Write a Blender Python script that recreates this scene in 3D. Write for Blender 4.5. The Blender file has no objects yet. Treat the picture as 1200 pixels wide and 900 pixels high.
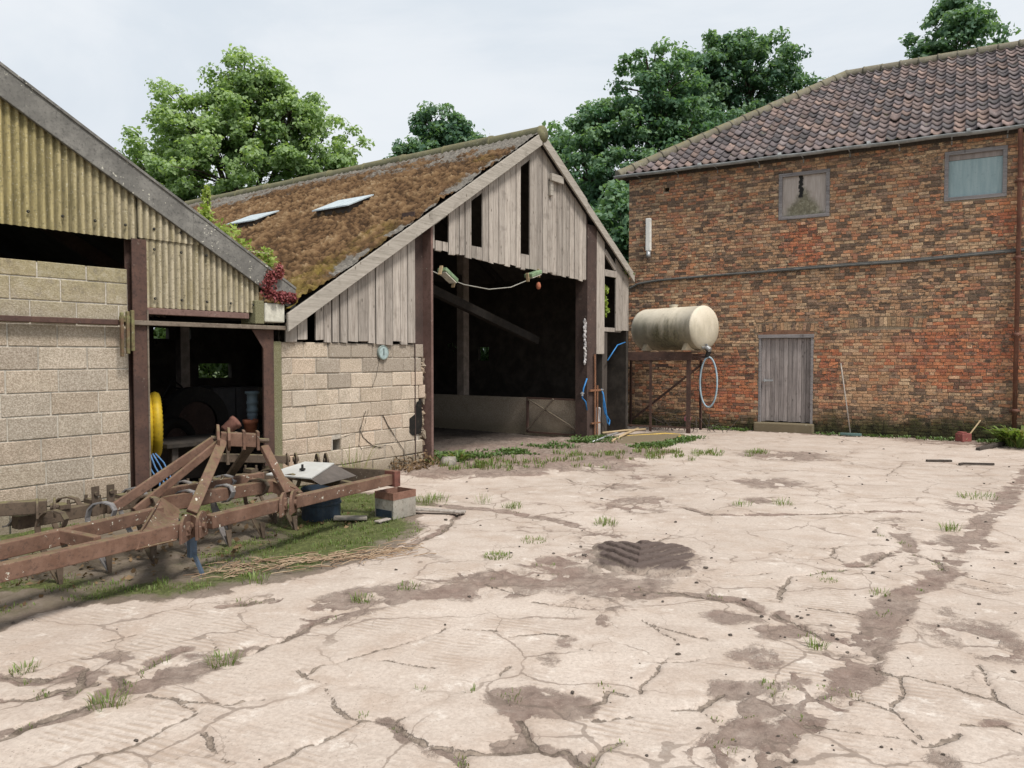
import bpy, math, random
import numpy as np
from mathutils import Vector, Matrix
random.seed(7); RNG=np.random.default_rng(7)
sc=bpy.context.scene; COL=sc.collection
R=math.radians
# frames: world (G), barn fronts (B: x along the fronts, y into the barns), brick building (W: x along the wall, y into it)
FR={'G':((0,0),0.0),'B':((-1.2992,12.0020),R(54.0)),'W':((2.9125,19.2341),math.atan2(-.50207,.86483))}
def toworld(fr,p):
    (ox,oy),a=FR[fr]; c,s=math.cos(a),math.sin(a)
    return (ox+c*p[0]-s*p[1],oy+s*p[0]+c*p[1],p[2])
# ------------------------------------------------------------------ noise
def _h(ix,iy,seed):
    n=(ix.astype(np.int64)*374761393+iy.astype(np.int64)*668265263+seed*974634777)&0x7fffffff
    n=((n^(n>>13))*1274126177)&0x7fffffff
    return ((n^(n>>16))&0xffff)/65535.0
def vn(x,y,seed=0):
    x=np.asarray(x,float);y=np.asarray(y,float)
    ix=np.floor(x);iy=np.floor(y);fx=x-ix;fy=y-iy
    fx=fx*fx*(3-2*fx);fy=fy*fy*(3-2*fy)
    a=_h(ix,iy,seed);b=_h(ix+1,iy,seed);c=_h(ix,iy+1,seed);d=_h(ix+1,iy+1,seed)
    return (a*(1-fx)+b*fx)*(1-fy)+(c*(1-fx)+d*fx)*fy
def fbm(x,y,seed=0,o=4):
    t=0;a=.5;s=0
    for k in range(o):
        t=t+a*vn(x*2**k,y*2**k,seed+k*17);s+=a;a*=.5
    return t/s
def sstep(a,b,x): 
    t=np.clip((x-a)/(b-a),0,1);return t*t*(3-2*t)
# ------------------------------------------------------------------ mesh builder
class MB:
    def __init__(s): s.v=[];s.f=[];s.c=[];s.col=None
    def add(s,vs,fs,col=None):
        n=len(s.v);s.v.extend(tuple(map(float,p)) for p in vs);s.f.extend([tuple(i+n for i in f) for f in fs])
        col=col if col is not None else (s.col or (.5,.5,.5))
        s.c.extend([col]*len(fs));return s
    def box(s,x0,x1,y0,y1,z0,z1,col=None):
        return s.add([(x0,y0,z0),(x1,y0,z0),(x1,y1,z0),(x0,y1,z0),(x0,y0,z1),(x1,y0,z1),(x1,y1,z1),(x0,y1,z1)],
            [(0,3,2,1),(4,5,6,7),(0,1,5,4),(1,2,6,5),(2,3,7,6),(3,0,4,7)],col)
    def beam(s,a,b,w,h,up=(0,0,1),col=None,w2=None,h2=None):
        a=Vector(a);b=Vector(b);d=(b-a).normalized();u=Vector(up)
        if abs(d.dot(u))>.98:u=Vector((1,0,0))
        r=d.cross(u).normalized();u=r.cross(d)
        vs=[]
        for p,ww,hh in((a,w,h),(b,w2 or w,h2 or h)):
            for sx,sy in((-1,-1),(1,-1),(1,1),(-1,1)):vs.append(p+r*sx*ww/2+u*sy*hh/2)
        return s.add(vs,[(0,1,2,3),(7,6,5,4),(0,4,5,1),(1,5,6,2),(2,6,7,3),(3,7,4,0)],col)
    def tube(s,pts,r,n=8,cap=True,col=None):
        pts=[Vector(p) for p in pts];m=len(pts);rs=r if isinstance(r,(list,tuple)) else [r]*m
        vs=[];fs=[];pr=None
        for i,p in enumerate(pts):
            d=(pts[min(i+1,m-1)]-pts[max(i-1,0)]).normalized()
            if pr is None:
                u=Vector((0,0,1)) if abs(d.z)<.9 else Vector((1,0,0));pr=d.cross(u).normalized()
            else:
                pr=(pr-d*pr.dot(d)).normalized()
            q=d.cross(pr)
            for k in range(n):
                a=2*math.pi*k/n;vs.append(p+(pr*math.cos(a)+q*math.sin(a))*rs[i])
        for i in range(m-1):
            for k in range(n):
                fs.append((i*n+k,i*n+(k+1)%n,(i+1)*n+(k+1)%n,(i+1)*n+k))
        if cap: fs.append(tuple(range(n-1,-1,-1)));fs.append(tuple((m-1)*n+k for k in range(n)))
        return s.add(vs,fs,col)
    def lathe(s,o,ax,prof,n=20,col=None):
        o=Vector(o);ax=Vector(ax).normalized();u=Vector((0,0,1)) if abs(ax.z)<.9 else Vector((1,0,0))
        p=ax.cross(u).normalized();q=ax.cross(p);vs=[];fs=[];m=len(prof)
        for r,h in prof:
            for k in range(n):
                a=2*math.pi*k/n;vs.append(o+ax*h+(p*math.cos(a)+q*math.sin(a))*max(r,1e-4))
        for i in range(m-1):
            for k in range(n):
                fs.append((i*n+k,i*n+(k+1)%n,(i+1)*n+(k+1)%n,(i+1)*n+k))
        return s.add(vs,fs,col)
    def prism(s,poly,y0,y1,col=None):   # polygon in x,z extruded along y
        n=len(poly);vs=[(x,y0,z) for x,z in poly]+[(x,y1,z) for x,z in poly]
        fs=[tuple(range(n)),tuple(range(2*n-1,n-1,-1))]+[(i,i+n,(i+1)%n+n,(i+1)%n) for i in range(n)]
        return s.add(vs,fs,col)
    def blob(s,c,rx,ry,rz,seed=0,n=8,rough=.25,col=None):
        rr=random.Random(seed);vs=[];fs=[];m=n//2+1
        for i in range(m+1):
            th=math.pi*i/m
            for k in range(n):
                a=2*math.pi*k/n;q=1+rr.uniform(-rough,rough) if 0<i<m else 1
                vs.append((c[0]+rx*math.sin(th)*math.cos(a)*q,c[1]+ry*math.sin(th)*math.sin(a)*q,c[2]+rz*math.cos(th)*q))
        for i in range(m):
            for k in range(n):fs.append((i*n+k,(i+1)*n+k,(i+1)*n+(k+1)%n,i*n+(k+1)%n))
        return s.add(vs,fs,col)
def fastmesh(name,V,F,fcol=None,vatt=None,smooth=False):
    V=np.asarray(V,np.float32);F=np.asarray(F,np.int32);me=bpy.data.meshes.new(name)
    k=F.shape[1];me.vertices.add(len(V));me.vertices.foreach_set('co',V.ravel())
    me.loops.add(F.size);me.loops.foreach_set('vertex_index',F.ravel())
    me.polygons.add(len(F));me.polygons.foreach_set('loop_start',np.arange(0,F.size,k,dtype=np.int32))
    if smooth:me.polygons.foreach_set('use_smooth',np.ones(len(F),bool))
    me.update(calc_edges=True)
    if fcol is not None:
        a=me.attributes.new('bc','FLOAT_COLOR','FACE');fc=np.ones((len(F),4),np.float32);fc[:,:3]=fcol;a.data.foreach_set('color',fc.ravel())
    for nm,arr in (vatt or {}).items():
        a=me.attributes.new(nm,'FLOAT','POINT');a.data.foreach_set('value',np.asarray(arr,np.float32).ravel())
    return me
def mesh_of(mb,org,smooth):
    me=bpy.data.meshes.new('m');me.from_pydata([(x-org[0],y-org[1],z-org[2]) for x,y,z in mb.v],[],mb.f)
    a=me.attributes.new('bc','FLOAT_COLOR','FACE')
    a.data.foreach_set('color',np.array([(c[0],c[1],c[2],1) for c in mb.c],np.float32).ravel())
    if smooth:me.polygons.foreach_set('use_smooth',np.ones(len(me.polygons),bool))
    me.update();return me
def link(name,me,mat,bevel=0,parent=None):
    o=bpy.data.objects.new(name,me);COL.objects.link(o);me.name=name
    if mat and not me.materials:me.materials.append(mat)
    if bevel:
        m=o.modifiers.new('b','BEVEL');m.width=bevel;m.segments=2;m.limit_method='ANGLE';m.angle_limit=R(40)
    if parent:o.parent=parent
    return o
def tags(o,label=None,cat=None,group=None,kind=None):
    for k,v in(('label',label),('category',cat),('group',group),('kind',kind)):
        if v:o[k]=v
    return o
class Thing:
    def __init__(s,name,label,cat,fr='G',org=(0,0,0),group=None):
        s.fr=fr;s.org=org;o=bpy.data.objects.new(name,None);COL.objects.link(o);o.empty_display_size=.2
        o.location=toworld(fr,org);o.rotation_euler=(0,0,FR[fr][1]);s.o=tags(o,label,cat,group)
    def part(s,name,mb,mat,parent=None,smooth=False,bevel=0,label=None):
        me=mb if not isinstance(mb,MB) else mesh_of(mb,s.org,smooth)
        o=link(name,me,mat,bevel,parent or s.o)
        if label:o['label']=label
        return o
def solo(name,label,cat,mb,mat,fr='G',org=(0,0,0),group=None,smooth=False,bevel=0,kind=None):
    me=mb if not isinstance(mb,MB) else mesh_of(mb,org,smooth)
    o=link(name,me,mat,bevel);o.location=toworld(fr,org);o.rotation_euler=(0,0,FR[fr][1])
    return tags(o,label,cat,group,kind)
# ------------------------------------------------------------------ material builder
class NB:
    def __init__(s,name):
        s.m=bpy.data.materials.new(name);s.m.use_nodes=True;s.t=s.m.node_tree;s.t.nodes.clear()
        s.out=s.n('ShaderNodeOutputMaterial');s.b=s.n('ShaderNodeBsdfPrincipled');s.t.links.new(s.b.outputs[0],s.out.inputs[0])
        s.tc=s.n('ShaderNodeTexCoord').outputs['Object']
    def n(s,t):return s.t.nodes.new(t)
    def set(s,i,v):
        if isinstance(v,bpy.types.NodeSocket):s.t.links.new(v,i)
        elif isinstance(v,(tuple,list)) and i.type=='RGBA':i.default_value=(v[0],v[1],v[2],1)
        else:i.default_value=v
    def scale(s,sx,sy,sz,rot=(0,0,0)):
        m=s.n('ShaderNodeMapping');s.t.links.new(s.tc,m.inputs[0]);m.inputs['Scale'].default_value=(sx,sy,sz);m.inputs['Rotation'].default_value=rot;return m.outputs[0]
    def noise(s,sc,det=4,rough=.6,vec=None,dist=0):
        n=s.n('ShaderNodeTexNoise');s.set(n.inputs['Vector'],vec or s.tc);n.inputs['Scale'].default_value=sc;n.inputs['Detail'].default_value=det;n.inputs['Roughness'].default_value=rough;n.inputs['Distortion'].default_value=dist;return n.outputs['Fac']
    def voro(s,sc,feat='F1',vec=None,out='Distance',rnd=1):
        n=s.n('ShaderNodeTexVoronoi');n.feature=feat;s.set(n.inputs['Vector'],vec or s.tc);n.inputs['Scale'].default_value=sc;n.inputs['Randomness'].default_value=rnd;return n.outputs[out]
    def attr(s,nm,out='Fac'):
        n=s.n('ShaderNodeAttribute');n.attribute_name=nm;return n.outputs[out]
    def ma(s,op,a,b=0.5,c=None):
        n=s.n('ShaderNodeMath');n.operation=op;s.set(n.inputs[0],a);s.set(n.inputs[1],b)
        if c is not None:s.set(n.inputs[2],c)
        return n.outputs[0]
    def mr(s,x,a,b,c=0,d=1,smooth=True):
        n=s.n('ShaderNodeMapRange');n.interpolation_type='SMOOTHSTEP' if smooth else 'LINEAR'
        for i,v in enumerate((x,a,b,c,d)):s.set(n.inputs[i],v)
        return n.outputs[0]
    def mix(s,f,a,b,mode='MIX'):
        n=s.n('ShaderNodeMix');n.data_type='RGBA';n.blend_type=mode;s.set(n.inputs[0],f);s.set(n.inputs[6],a);s.set(n.inputs[7],b);return n.outputs[2]
    def ramp(s,f,st):
        n=s.n('ShaderNodeValToRGB');s.set(n.inputs[0],f);e=n.color_ramp.elements
        while len(e)<len(st):e.new(.5)
        for k,(p,c) in enumerate(st):e[k].position=p;e[k].color=(c[0],c[1],c[2],1)
        return n.outputs[0]
    def xyz(s,i):
        n=s.n('ShaderNodeSeparateXYZ');s.t.links.new(s.tc,n.inputs[0]);return n.outputs[i]
    def bump(s,h,st=.5,d=.01):
        n=s.n('ShaderNodeBump');n.inputs['Strength'].default_value=st;n.inputs['Distance'].default_value=d;s.set(n.inputs['Height'],h);s.t.links.new(n.outputs[0],s.b.inputs['Normal'])
    def done(s,col,rough=.85,metal=0,spec=.3):
        s.set(s.b.inputs['Base Color'],col);s.set(s.b.inputs['Roughness'],rough);s.set(s.b.inputs['Metallic'],metal);s.b.inputs['Specular IOR Level'].default_value=spec;return s.m
def gray(v):return (v,v,v)
def M_simple(name,c,rough=.7,metal=0,var=.25,sc=6,spec=.3,dirt=(.08,.06,.04),dm=.35):
    n=NB(name);f=n.noise(sc,5,.65);c2=n.mix(n.mr(f,.35,.75,0,1),tuple(v*(1-var) for v in c),tuple(min(1,v*(1+var)) for v in c))
    g=n.noise(sc*3.3,6,.7);col=n.mix(n.ma('MULTIPLY',n.mr(g,.5,.72),dm),c2,dirt);n.bump(g,.25,.004);return n.done(col,rough,metal,spec)
def M_concrete_yard():
    n=NB('weathered_concrete')
    big=n.noise(.35,4,.6);mid=n.noise(2.2,6,.65);fine=n.noise(45,4,.7);grit=n.noise(160,2,.6)
    col=n.mix(n.mr(big,.3,.7),(.455,.385,.33),(.545,.47,.41))
    col=n.mix(n.ma('MULTIPLY',n.mr(mid,.44,.7),.75),col,(.41,.325,.265))
    col=n.mix(n.ma('MULTIPLY',n.mr(n.noise(1.1,7,.75,n.scale(.8,2.2,1,(0,0,R(15)))),.5,.66),.5),col,(.36,.285,.235))
    col=n.mix(n.ma('MULTIPLY',n.mr(n.noise(3.4,6,.75),.56,.68),.55),col,(.70,.645,.585))
    col=n.mix(n.mr(fine,.34,.66),n.mix(.28,col,(.2,.15,.12)),col)
    col=n.mix(n.ma('MULTIPLY',n.mr(n.noise(95,3,.75),.58,.70),.45),col,(.16,.125,.10))
    col=n.mix(n.ma('MULTIPLY',n.mr(n.noise(9,5,.7),.58,.7),.35),col,(.62,.56,.50))
    # small dark specks and pores
    sp=n.voro(38,'F1');col=n.mix(n.ma('MULTIPLY',n.mr(sp,.10,.2,1,0),n.mr(n.noise(6,3),.5,.6,0,.55)),col,(.12,.09,.075))
    # tamped ribs left by the screed board
    w=n.n('ShaderNodeTexWave');w.wave_type='BANDS';w.bands_direction='Y'
    n.set(w.inputs['Vector'],n.scale(1,1,1,(0,0,R(22))));w.inputs['Scale'].default_value=6.5;w.inputs['Distortion'].default_value=2.2;w.inputs['Detail'].default_value=2.5;w.inputs['Detail Scale'].default_value=.8;w.inputs['Detail Roughness'].default_value=.6
    ribm=n.ma('MULTIPLY',n.mr(n.noise(.8,3,.6),.42,.62),n.mr(n.noise(5,4,.7),.3,.6))
    rib=n.ma('MULTIPLY',w.outputs['Fac'],ribm)
    col=n.mix(n.ma('MULTIPLY',n.mr(rib,.35,.8),.55),col,(.33,.255,.20))
    # hairline cracking
    wv=n.n('ShaderNodeVectorMath');wv.operation='ADD';nz=n.n('ShaderNodeTexNoise');nz.inputs['Scale'].default_value=2.0;nz.inputs['Detail'].default_value=5;n.t.links.new(n.tc,nz.inputs['Vector'])
    sc_=n.n('ShaderNodeVectorMath');sc_.operation='SCALE';n.t.links.new(nz.outputs['Color'],sc_.inputs[0]);sc_.inputs['Scale'].default_value=.55
    n.t.links.new(n.tc,wv.inputs[0]);n.t.links.new(sc_.outputs[0],wv.inputs[1])
    e=n.voro(1.15,'DISTANCE_TO_EDGE',wv.outputs[0]);wd=n.mr(n.noise(1.7,4,.65),.42,.72,.0005,.018,False);hair=n.ma('MULTIPLY',n.mr(e,wd,n.ma('ADD',wd,.008),1,0),n.mr(n.noise(.8,3),.40,.50))
    e2=n.voro(3.1,'DISTANCE_TO_EDGE',wv.outputs[0]);hair=n.ma('MAXIMUM',hair,n.ma('MULTIPLY',n.mr(e2,.003,.014,.8,0),n.mr(n.noise(1.15,4,.6),.54,.60)))
    # attributes: dc distance to traced cracks, dirt, moss
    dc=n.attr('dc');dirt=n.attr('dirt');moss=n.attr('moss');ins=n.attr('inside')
    rag=n.ma('ADD',n.ma('MULTIPLY',n.ma('SUBTRACT',n.noise(28,5,.7),.5),.03),n.ma('MULTIPLY',n.ma('SUBTRACT',n.noise(7,3),.5),.025))
    crack=n.mr(n.ma('ADD',dc,rag),-.001,.006,1,0)
    halo=n.ma('MULTIPLY',n.mr(dc,.0,.09,.4,0),n.mr(n.noise(5,4,.7),.4,.65))
    dn=n.ma('ADD',dirt,n.ma('ADD',n.ma('MULTIPLY',n.ma('SUBTRACT',n.noise(3.2,6,.7),.5),1.35),n.ma('MULTIPLY',n.ma('SUBTRACT',n.noise(22,5,.75),.5),.55)))
    vcol=n.n('ShaderNodeSeparateColor');n.t.links.new(n.voro(3.6,'F1',wv.outputs[0],'Color'),vcol.inputs[0]);ve=n.voro(3.6,'DISTANCE_TO_EDGE',wv.outputs[0])
    isl=n.ma('MULTIPLY',n.mr(ve,.05,.10),n.mr(vcol.outputs[0],.56,.60));dn=n.ma('SUBTRACT',dn,n.ma('MULTIPLY',isl,n.ma('MULTIPLY',n.ma('SUBTRACT',1.0,n.attr('strip')),.5)))
    dm=n.mr(n.ma('ADD',dn,n.ma('MULTIPLY',n.ma('SUBTRACT',n.noise(75,3,.7),.5),.35)),.45,.70)
    soil=n.ramp(n.noise(11,8,.78),[(.28,(.095,.069,.057)),(.44,(.195,.147,.122)),(.58,(.285,.222,.186)),(.75,(.41,.34,.295))])
    soil=n.mix(n.mr(n.noise(1.3,3),.4,.65),soil,n.mix(.5,soil,(.21,.135,.11)))
    soil=n.mix(n.ma('MULTIPLY',n.mr(n.voro(55,'F1'),.10,.22,1,0),.5),soil,(.42,.36,.31))
    soil=n.mix(n.ma('MULTIPLY',n.attr('strip'),.8),soil,n.ramp(n.noise(9,6,.75),[(.3,(.04,.036,.022)),(.5,(.105,.09,.058)),(.75,(.19,.16,.115))]))
    col=n.mix(halo,col,(.30,.235,.19))
    col=n.mix(n.ma('MULTIPLY',n.mr(dn,.22,.5),.28),col,(.36,.28,.225))
    col=n.mix(n.ma('MULTIPLY',dm,n.mr(n.noise(4.5,6,.75),.3,.62,.62,.97)),col,soil)
    col=n.mix(n.ma('MULTIPLY',n.mr(e,.0,.10,.45,0),n.mr(n.noise(2.3,6,.75),.46,.62)),col,(.34,.265,.215))
    col=n.mix(n.ma('MULTIPLY',hair,.62),col,(.17,.13,.105))
    col=n.mix(n.ma('MULTIPLY',crack,.85),col,n.mix(n.mr(n.noise(18,4,.7),.35,.65),(.11,.085,.066),(.25,.20,.16)))
    mn=n.mr(n.ma('ADD',moss,n.ma('ADD',n.ma('MULTIPLY',n.ma('SUBTRACT',n.noise(2.6,6,.7),.5),1.1),n.ma('MULTIPLY',n.ma('SUBTRACT',n.noise(25,4,.7),.5),.5))),.5,.8)
    col=n.mix(mn,col,n.ramp(n.noise(30,5,.7),[(.3,(.05,.055,.022)),(.55,(.105,.12,.042)),(.75,(.18,.19,.08))]))
    col=n.mix(ins,col,(.035,.03,.027))  # floor inside the barns darkened, interior shade put into the colour
    h=n.ma('ADD',n.ma('MULTIPLY',fine,.35),n.ma('MULTIPLY',rib,.5));h=n.ma('ADD',h,n.ma('MULTIPLY',n.ma('MULTIPLY',dm,n.noise(60,5,.8)),1.6));h=n.ma('SUBTRACT',h,n.ma('MULTIPLY',crack,1.6))
    n.bump(h,.75,.012)
    return n.done(col,.92,0,.2)
def M_block(name,tint,alg=0.0,lich=.3):
    n=NB(name);bc=n.attr('bc','Color')
    f=n.noise(70,4,.75);g=n.noise(3,5,.7);v=n.voro(95,'F1')
    col=n.mix(n.mr(f,.35,.7),n.mix(1,bc,(.62,.57,.5),'MULTIPLY'),n.mix(1,bc,(1.2,1.17,1.1),'MULTIPLY'))
    col=n.mix(1,col,tint,'MULTIPLY')
    col=n.mix(n.ma('MULTIPLY',n.mr(v,.08,.22,1,0),.45),col,(.12,.10,.08))
    col=n.mix(n.ma('MULTIPLY',n.mr(g,.48,.72),.35),col,(.22,.19,.14))
    col=n.mix(n.ma('MULTIPLY',n.mr(n.noise(14,5,.7),.62,.72),lich),col,(.62,.60,.54))
    z=n.xyz(2)
    if alg:
        a=n.ma('MULTIPLY',n.mr(n.ma('ADD',z,n.ma('MULTIPLY',n.noise(2.5,5,.7),.6)),alg,alg+.9),.6)
        col=n.mix(a,col,n.ramp(n.noise(9,5,.7),[(.3,(.10,.095,.06)),(.5,(.27,.235,.10)),(.7,(.40,.37,.27))]))
    low=n.mr(n.ma('ADD',z,n.ma('MULTIPLY',n.noise(3,4),.4)),.25,.65,.6,0);col=n.mix(low,col,(.16,.13,.085))
    n.bump(n.ma('ADD',f,n.ma('MULTIPLY',v,.8)),.6,.006);return n.done(col,.95,0,.15)
def M_brick():
    n=NB('old_brick');bc=n.attr('bc','Color');f=n.noise(40,5,.75);g=n.noise(1.1,6,.68);h=n.noise(9,6,.75)
    col=n.mix(n.mr(f,.3,.7),n.mix(1,bc,gray(.6),'MULTIPLY'),n.mix(1,bc,gray(1.3),'MULTIPLY'))
    hs=n.noise(7,6,.78,n.scale(1,1,2.3));col=n.mix(n.ma('MULTIPLY',n.mr(hs,.47,.60),n.mr(n.noise(.9,4,.6),.36,.60,.30,1.0)),col,(.07,.06,.05))
    col=n.mix(n.ma('MULTIPLY',n.mr(n.noise(11,5,.75),.56,.66),.6),col,n.mix(.35,bc,(.46,.37,.26)))
    col=n.mix(n.ma('MULTIPLY',n.mr(n.noise(17,4,.7),.60,.70),.5),col,(.48,.40,.30))
    col=n.mix(n.ma('MULTIPLY',n.mr(g,.5,.7),.35),col,(.10,.075,.05))
    z=n.xyz(2);z2=n.ma('ADD',z,n.ma('MULTIPLY',n.ma('SUBTRACT',n.noise(1.6,5,.7),.5),.9))
    col=n.mix(n.mr(n.ma('SUBTRACT',z2,n.mr(n.xyz(0),.2,.8,0,.16)),.05,.5,.97,0),col,n.ramp(n.noise(6,4,.7),[(.35,(.012,.014,.01)),(.6,(.06,.06,.025)),(.8,(.14,.13,.06))]))
    n.bump(n.ma('ADD',f,h),.7,.008);return n.done(col,.93,0,.15)
def M_mortar(c=(.30,.25,.19)):
    n=NB('lime_mortar');f=n.noise(50,4,.7);g=n.noise(1.5,5,.7)
    col=n.mix(n.mr(f,.3,.7),tuple(v*.6 for v in c),c);col=n.mix(n.ma('MULTIPLY',n.mr(g,.42,.66),.6),col,tuple(v*.35 for v in c))
    z=n.xyz(2);col=n.mix(n.mr(n.ma('ADD',z,n.ma('MULTIPLY',n.noise(1.6,5,.7),.5)),.3,.75,.9,0),col,(.02,.022,.014))
    n.bump(f,.6,.006);return n.done(col,.95,0,.1)
def M_corr(name,a,b,c):   # corrugated cement sheet: a base, b lichen, c dark
    n=NB(name);f=n.noise(34,5,.75);s=n.noise(5,6,.7,n.scale(3,3,.45));g=n.noise(.8,4,.6)
    x=n.xyz(0)
    col=n.mix(n.mr(s,.34,.66),a,b)
    col=n.mix(n.mr(x,.1,1.8,.85,.05),col,n.mix(n.mr(s,.3,.7),(.37,.305,.13),(.20,.17,.075)))
    col=n.mix(n.ma('MULTIPLY',n.mr(f,.52,.66),.6),col,c)
    col=n.mix(n.ma('MULTIPLY',n.mr(n.noise(60,3,.7),.6,.68),.7),col,(.58,.55,.44))
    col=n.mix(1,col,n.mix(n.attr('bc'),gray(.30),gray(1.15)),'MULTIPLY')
    n.bump(f,.5,.005);return n.done(col,.93,0,.15)
def M_moss():
    n=NB('mossy_roof');h=n.attr('h');bare=n.attr('bare');f=n.noise(26,6,.78);g=n.noise(1.1,5,.68);y=n.attr('yel')
    ms=n.ramp(n.ma('ADD',n.ma('MULTIPLY',h,9),n.ma('MULTIPLY',n.ma('SUBTRACT',f,.5),.9)),[(.05,(.045,.028,.017)),(.35,(.125,.074,.039)),(.65,(.195,.124,.066)),(.95,(.29,.215,.135))])
    ms=n.mix(n.mr(n.ma('ADD',n.ma('MULTIPLY',n.ma('SUBTRACT',g,.5),1.5),y),.42,.95,0,.75),ms,n.ramp(f,[(.3,(.085,.065,.012)),(.55,(.20,.16,.03)),(.75,(.30,.26,.07))]))
    gs=n.ramp(n.noise(20,5,.7),[(.3,(.08,.074,.066)),(.55,(.175,.16,.14)),(.75,(.31,.29,.25))])
    col=n.mix(n.mr(n.ma('ADD',bare,n.ma('MULTIPLY',n.ma('SUBTRACT',n.noise(7,6,.75),.5),1.3)),.5,.75),ms,gs)
    n.bump(n.noise(60,4,.8),.8,.012);return n.done(col,.98,0,.05)
def M_wood(name,a,b,dark,grain=1.0,axis='z',green=0):
    n=NB(name);bc=n.attr('bc','Fac');s={'z':(14,14,.7),'x':(.7,14,14),'y':(14,.7,14)}[axis]
    mp=n.scale(*s);ad=n.n('ShaderNodeVectorMath');ad.operation='ADD';n.t.links.new(mp,ad.inputs[0])
    cm=n.n('ShaderNodeCombineXYZ');k=n.ma('MULTIPLY',bc,53.0)
    for i in range(3):n.t.links.new(k,cm.inputs[i])
    n.t.links.new(cm.outputs[0],ad.inputs[1]);v=ad.outputs[0]
    w=n.noise(2.2,6,.7,v,.6);w2=n.noise(7,5,.75,v);kn=n.noise(4,3,.6)
    col=n.mix(n.mr(w,.3,.7),a,b);col=n.mix(n.ma('MULTIPLY',n.mr(w2,.54,.68),.6*grain),col,dark)
    col=n.mix(1,col,n.mix(bc,gray(.62),gray(1.22)),'MULTIPLY')
    kv=n.voro(3.1,'F1',n.scale(2.2,2.2,1));col=n.mix(n.mr(kv,.05,.12,.75,0),col,dark)
    col=n.mix(n.ma('MULTIPLY',n.mr(kn,.55,.75),.35),col,tuple(v*.7 for v in dark) if not green else (.14,.15,.06))
    if green:col=n.mix(n.mr(n.noise(2,5,.7),.4,.6,0,green),col,(.065,.075,.03))
    n.bump(n.ma('ADD',w,w2),.55,.006);return n.done(col,.9,0,.15)
def M_rust(name,a,b,fleck=.3,dark=(.04,.028,.022),mossy=.2):
    n=NB(name);f=n.noise(5,6,.7);g=n.noise(30,5,.75);h=n.noise(11,5,.72)
    col=n.mix(n.mr(f,.32,.68),a,b);col=n.mix(n.ma('MULTIPLY',n.mr(g,.5,.66),.6),col,dark)
    col=n.mix(n.ma('MULTIPLY',n.mr(n.noise(2.1,4,.6),.45,.7),.6),col,tuple((u+w)*.45 for u,w in zip(a,dark)))
    if mossy:
        geo=n.n('ShaderNodeNewGeometry');sp=n.n('ShaderNodeSeparateXYZ');n.t.links.new(geo.outputs['Normal'],sp.inputs[0])
        col=n.mix(n.ma('MULTIPLY',n.mr(sp.outputs[2],.3,.9),n.mr(h,.4,.6,0,mossy*2)),col,(.17,.15,.075))
    col=n.mix(n.ma('MULTIPLY',n.mr(n.noise(24,4,.65),.635,.665),n.mr(n.noise(1.9,3),.47,.56,0,fleck*2.3)),col,(.55,.53,.45))
    n.bump(n.ma('ADD',g,h),.5,.004);return n.done(col,.8,.15,.3)
def M_tile():
    n=NB('clay_pantile');bc=n.attr('bc','Color');f=n.noise(28,5,.75);g=n.noise(5,5,.7)
    col=n.mix(n.mr(f,.3,.7),n.mix(1,bc,gray(.65),'MULTIPLY'),n.mix(1,bc,gray(1.2),'MULTIPLY'))
    col=n.mix(n.ma('MULTIPLY',n.mr(g,.48,.66),.6),col,(.05,.043,.045));col=n.mix(n.ma('MULTIPLY',n.mr(n.noise(12,5,.72),.58,.7),.5),col,(.36,.31,.27))
    col=n.mix(n.ma('MULTIPLY',n.mr(n.noise(3,5,.7),.6,.72),.5),col,(.13,.13,.05))
    n.bump(f,.4,.005);return n.done(col,.8,0,.3)
def M_leaf(name,a,b,c,tr=.3,rough=.55):
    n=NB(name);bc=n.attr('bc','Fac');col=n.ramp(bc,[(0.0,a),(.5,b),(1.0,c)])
    n.done(col,rough,0,.35);t=n.n('ShaderNodeBsdfTranslucent');n.t.links.new(n.mix(1,col,(1.25,1.35,.55),'MULTIPLY'),t.inputs[0])
    mx=n.n('ShaderNodeMixShader');mx.inputs[0].default_value=tr;n.t.links.new(n.b.outputs[0],mx.inputs[1]);n.t.links.new(t.outputs[0],mx.inputs[2]);n.t.links.new(mx.outputs[0],n.out.inputs[0]);return n.m
def M_bark():
    n=NB('bark');f=n.noise(9,6,.75,n.scale(3,3,.6));col=n.ramp(f,[(.3,(.03,.025,.02)),(.6,(.11,.09,.07)),(.8,(.19,.17,.13))]);n.bump(f,.8,.02);return n.done(col,.95,0,.1)
def M_tank():
    n=NB('tank_paint');z=n.xyz(2);x=n.xyz(0);f=n.noise(3,6,.7);g=n.noise(16,5,.7)
    col=n.mix(n.mr(f,.35,.7),(.59,.53,.42),(.67,.605,.49))
    d=n.ma('ADD',z,n.ma('MULTIPLY',n.ma('SUBTRACT',n.noise(2.6,6,.7,n.scale(2.2,2.2,.5)),.5),1.1))
    al=n.mr(d,-.22,.30,.9,0);mid=n.mr(n.ma('ABSOLUTE',n.ma('ADD',x,-.78)),.15,1.0,1,.35)
    col=n.mix(n.ma('MULTIPLY',n.ma('MULTIPLY',al,mid),n.mr(x,1.66,1.76,1,.12)),col,n.mix(n.mr(g,.35,.65),(.05,.048,.025),(.18,.165,.09)))
    col=n.mix(n.ma('MULTIPLY',n.mr(g,.56,.7),.4),col,(.30,.25,.16));n.bump(g,.15,.004);return n.done(col,.6,0,.35)
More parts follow.
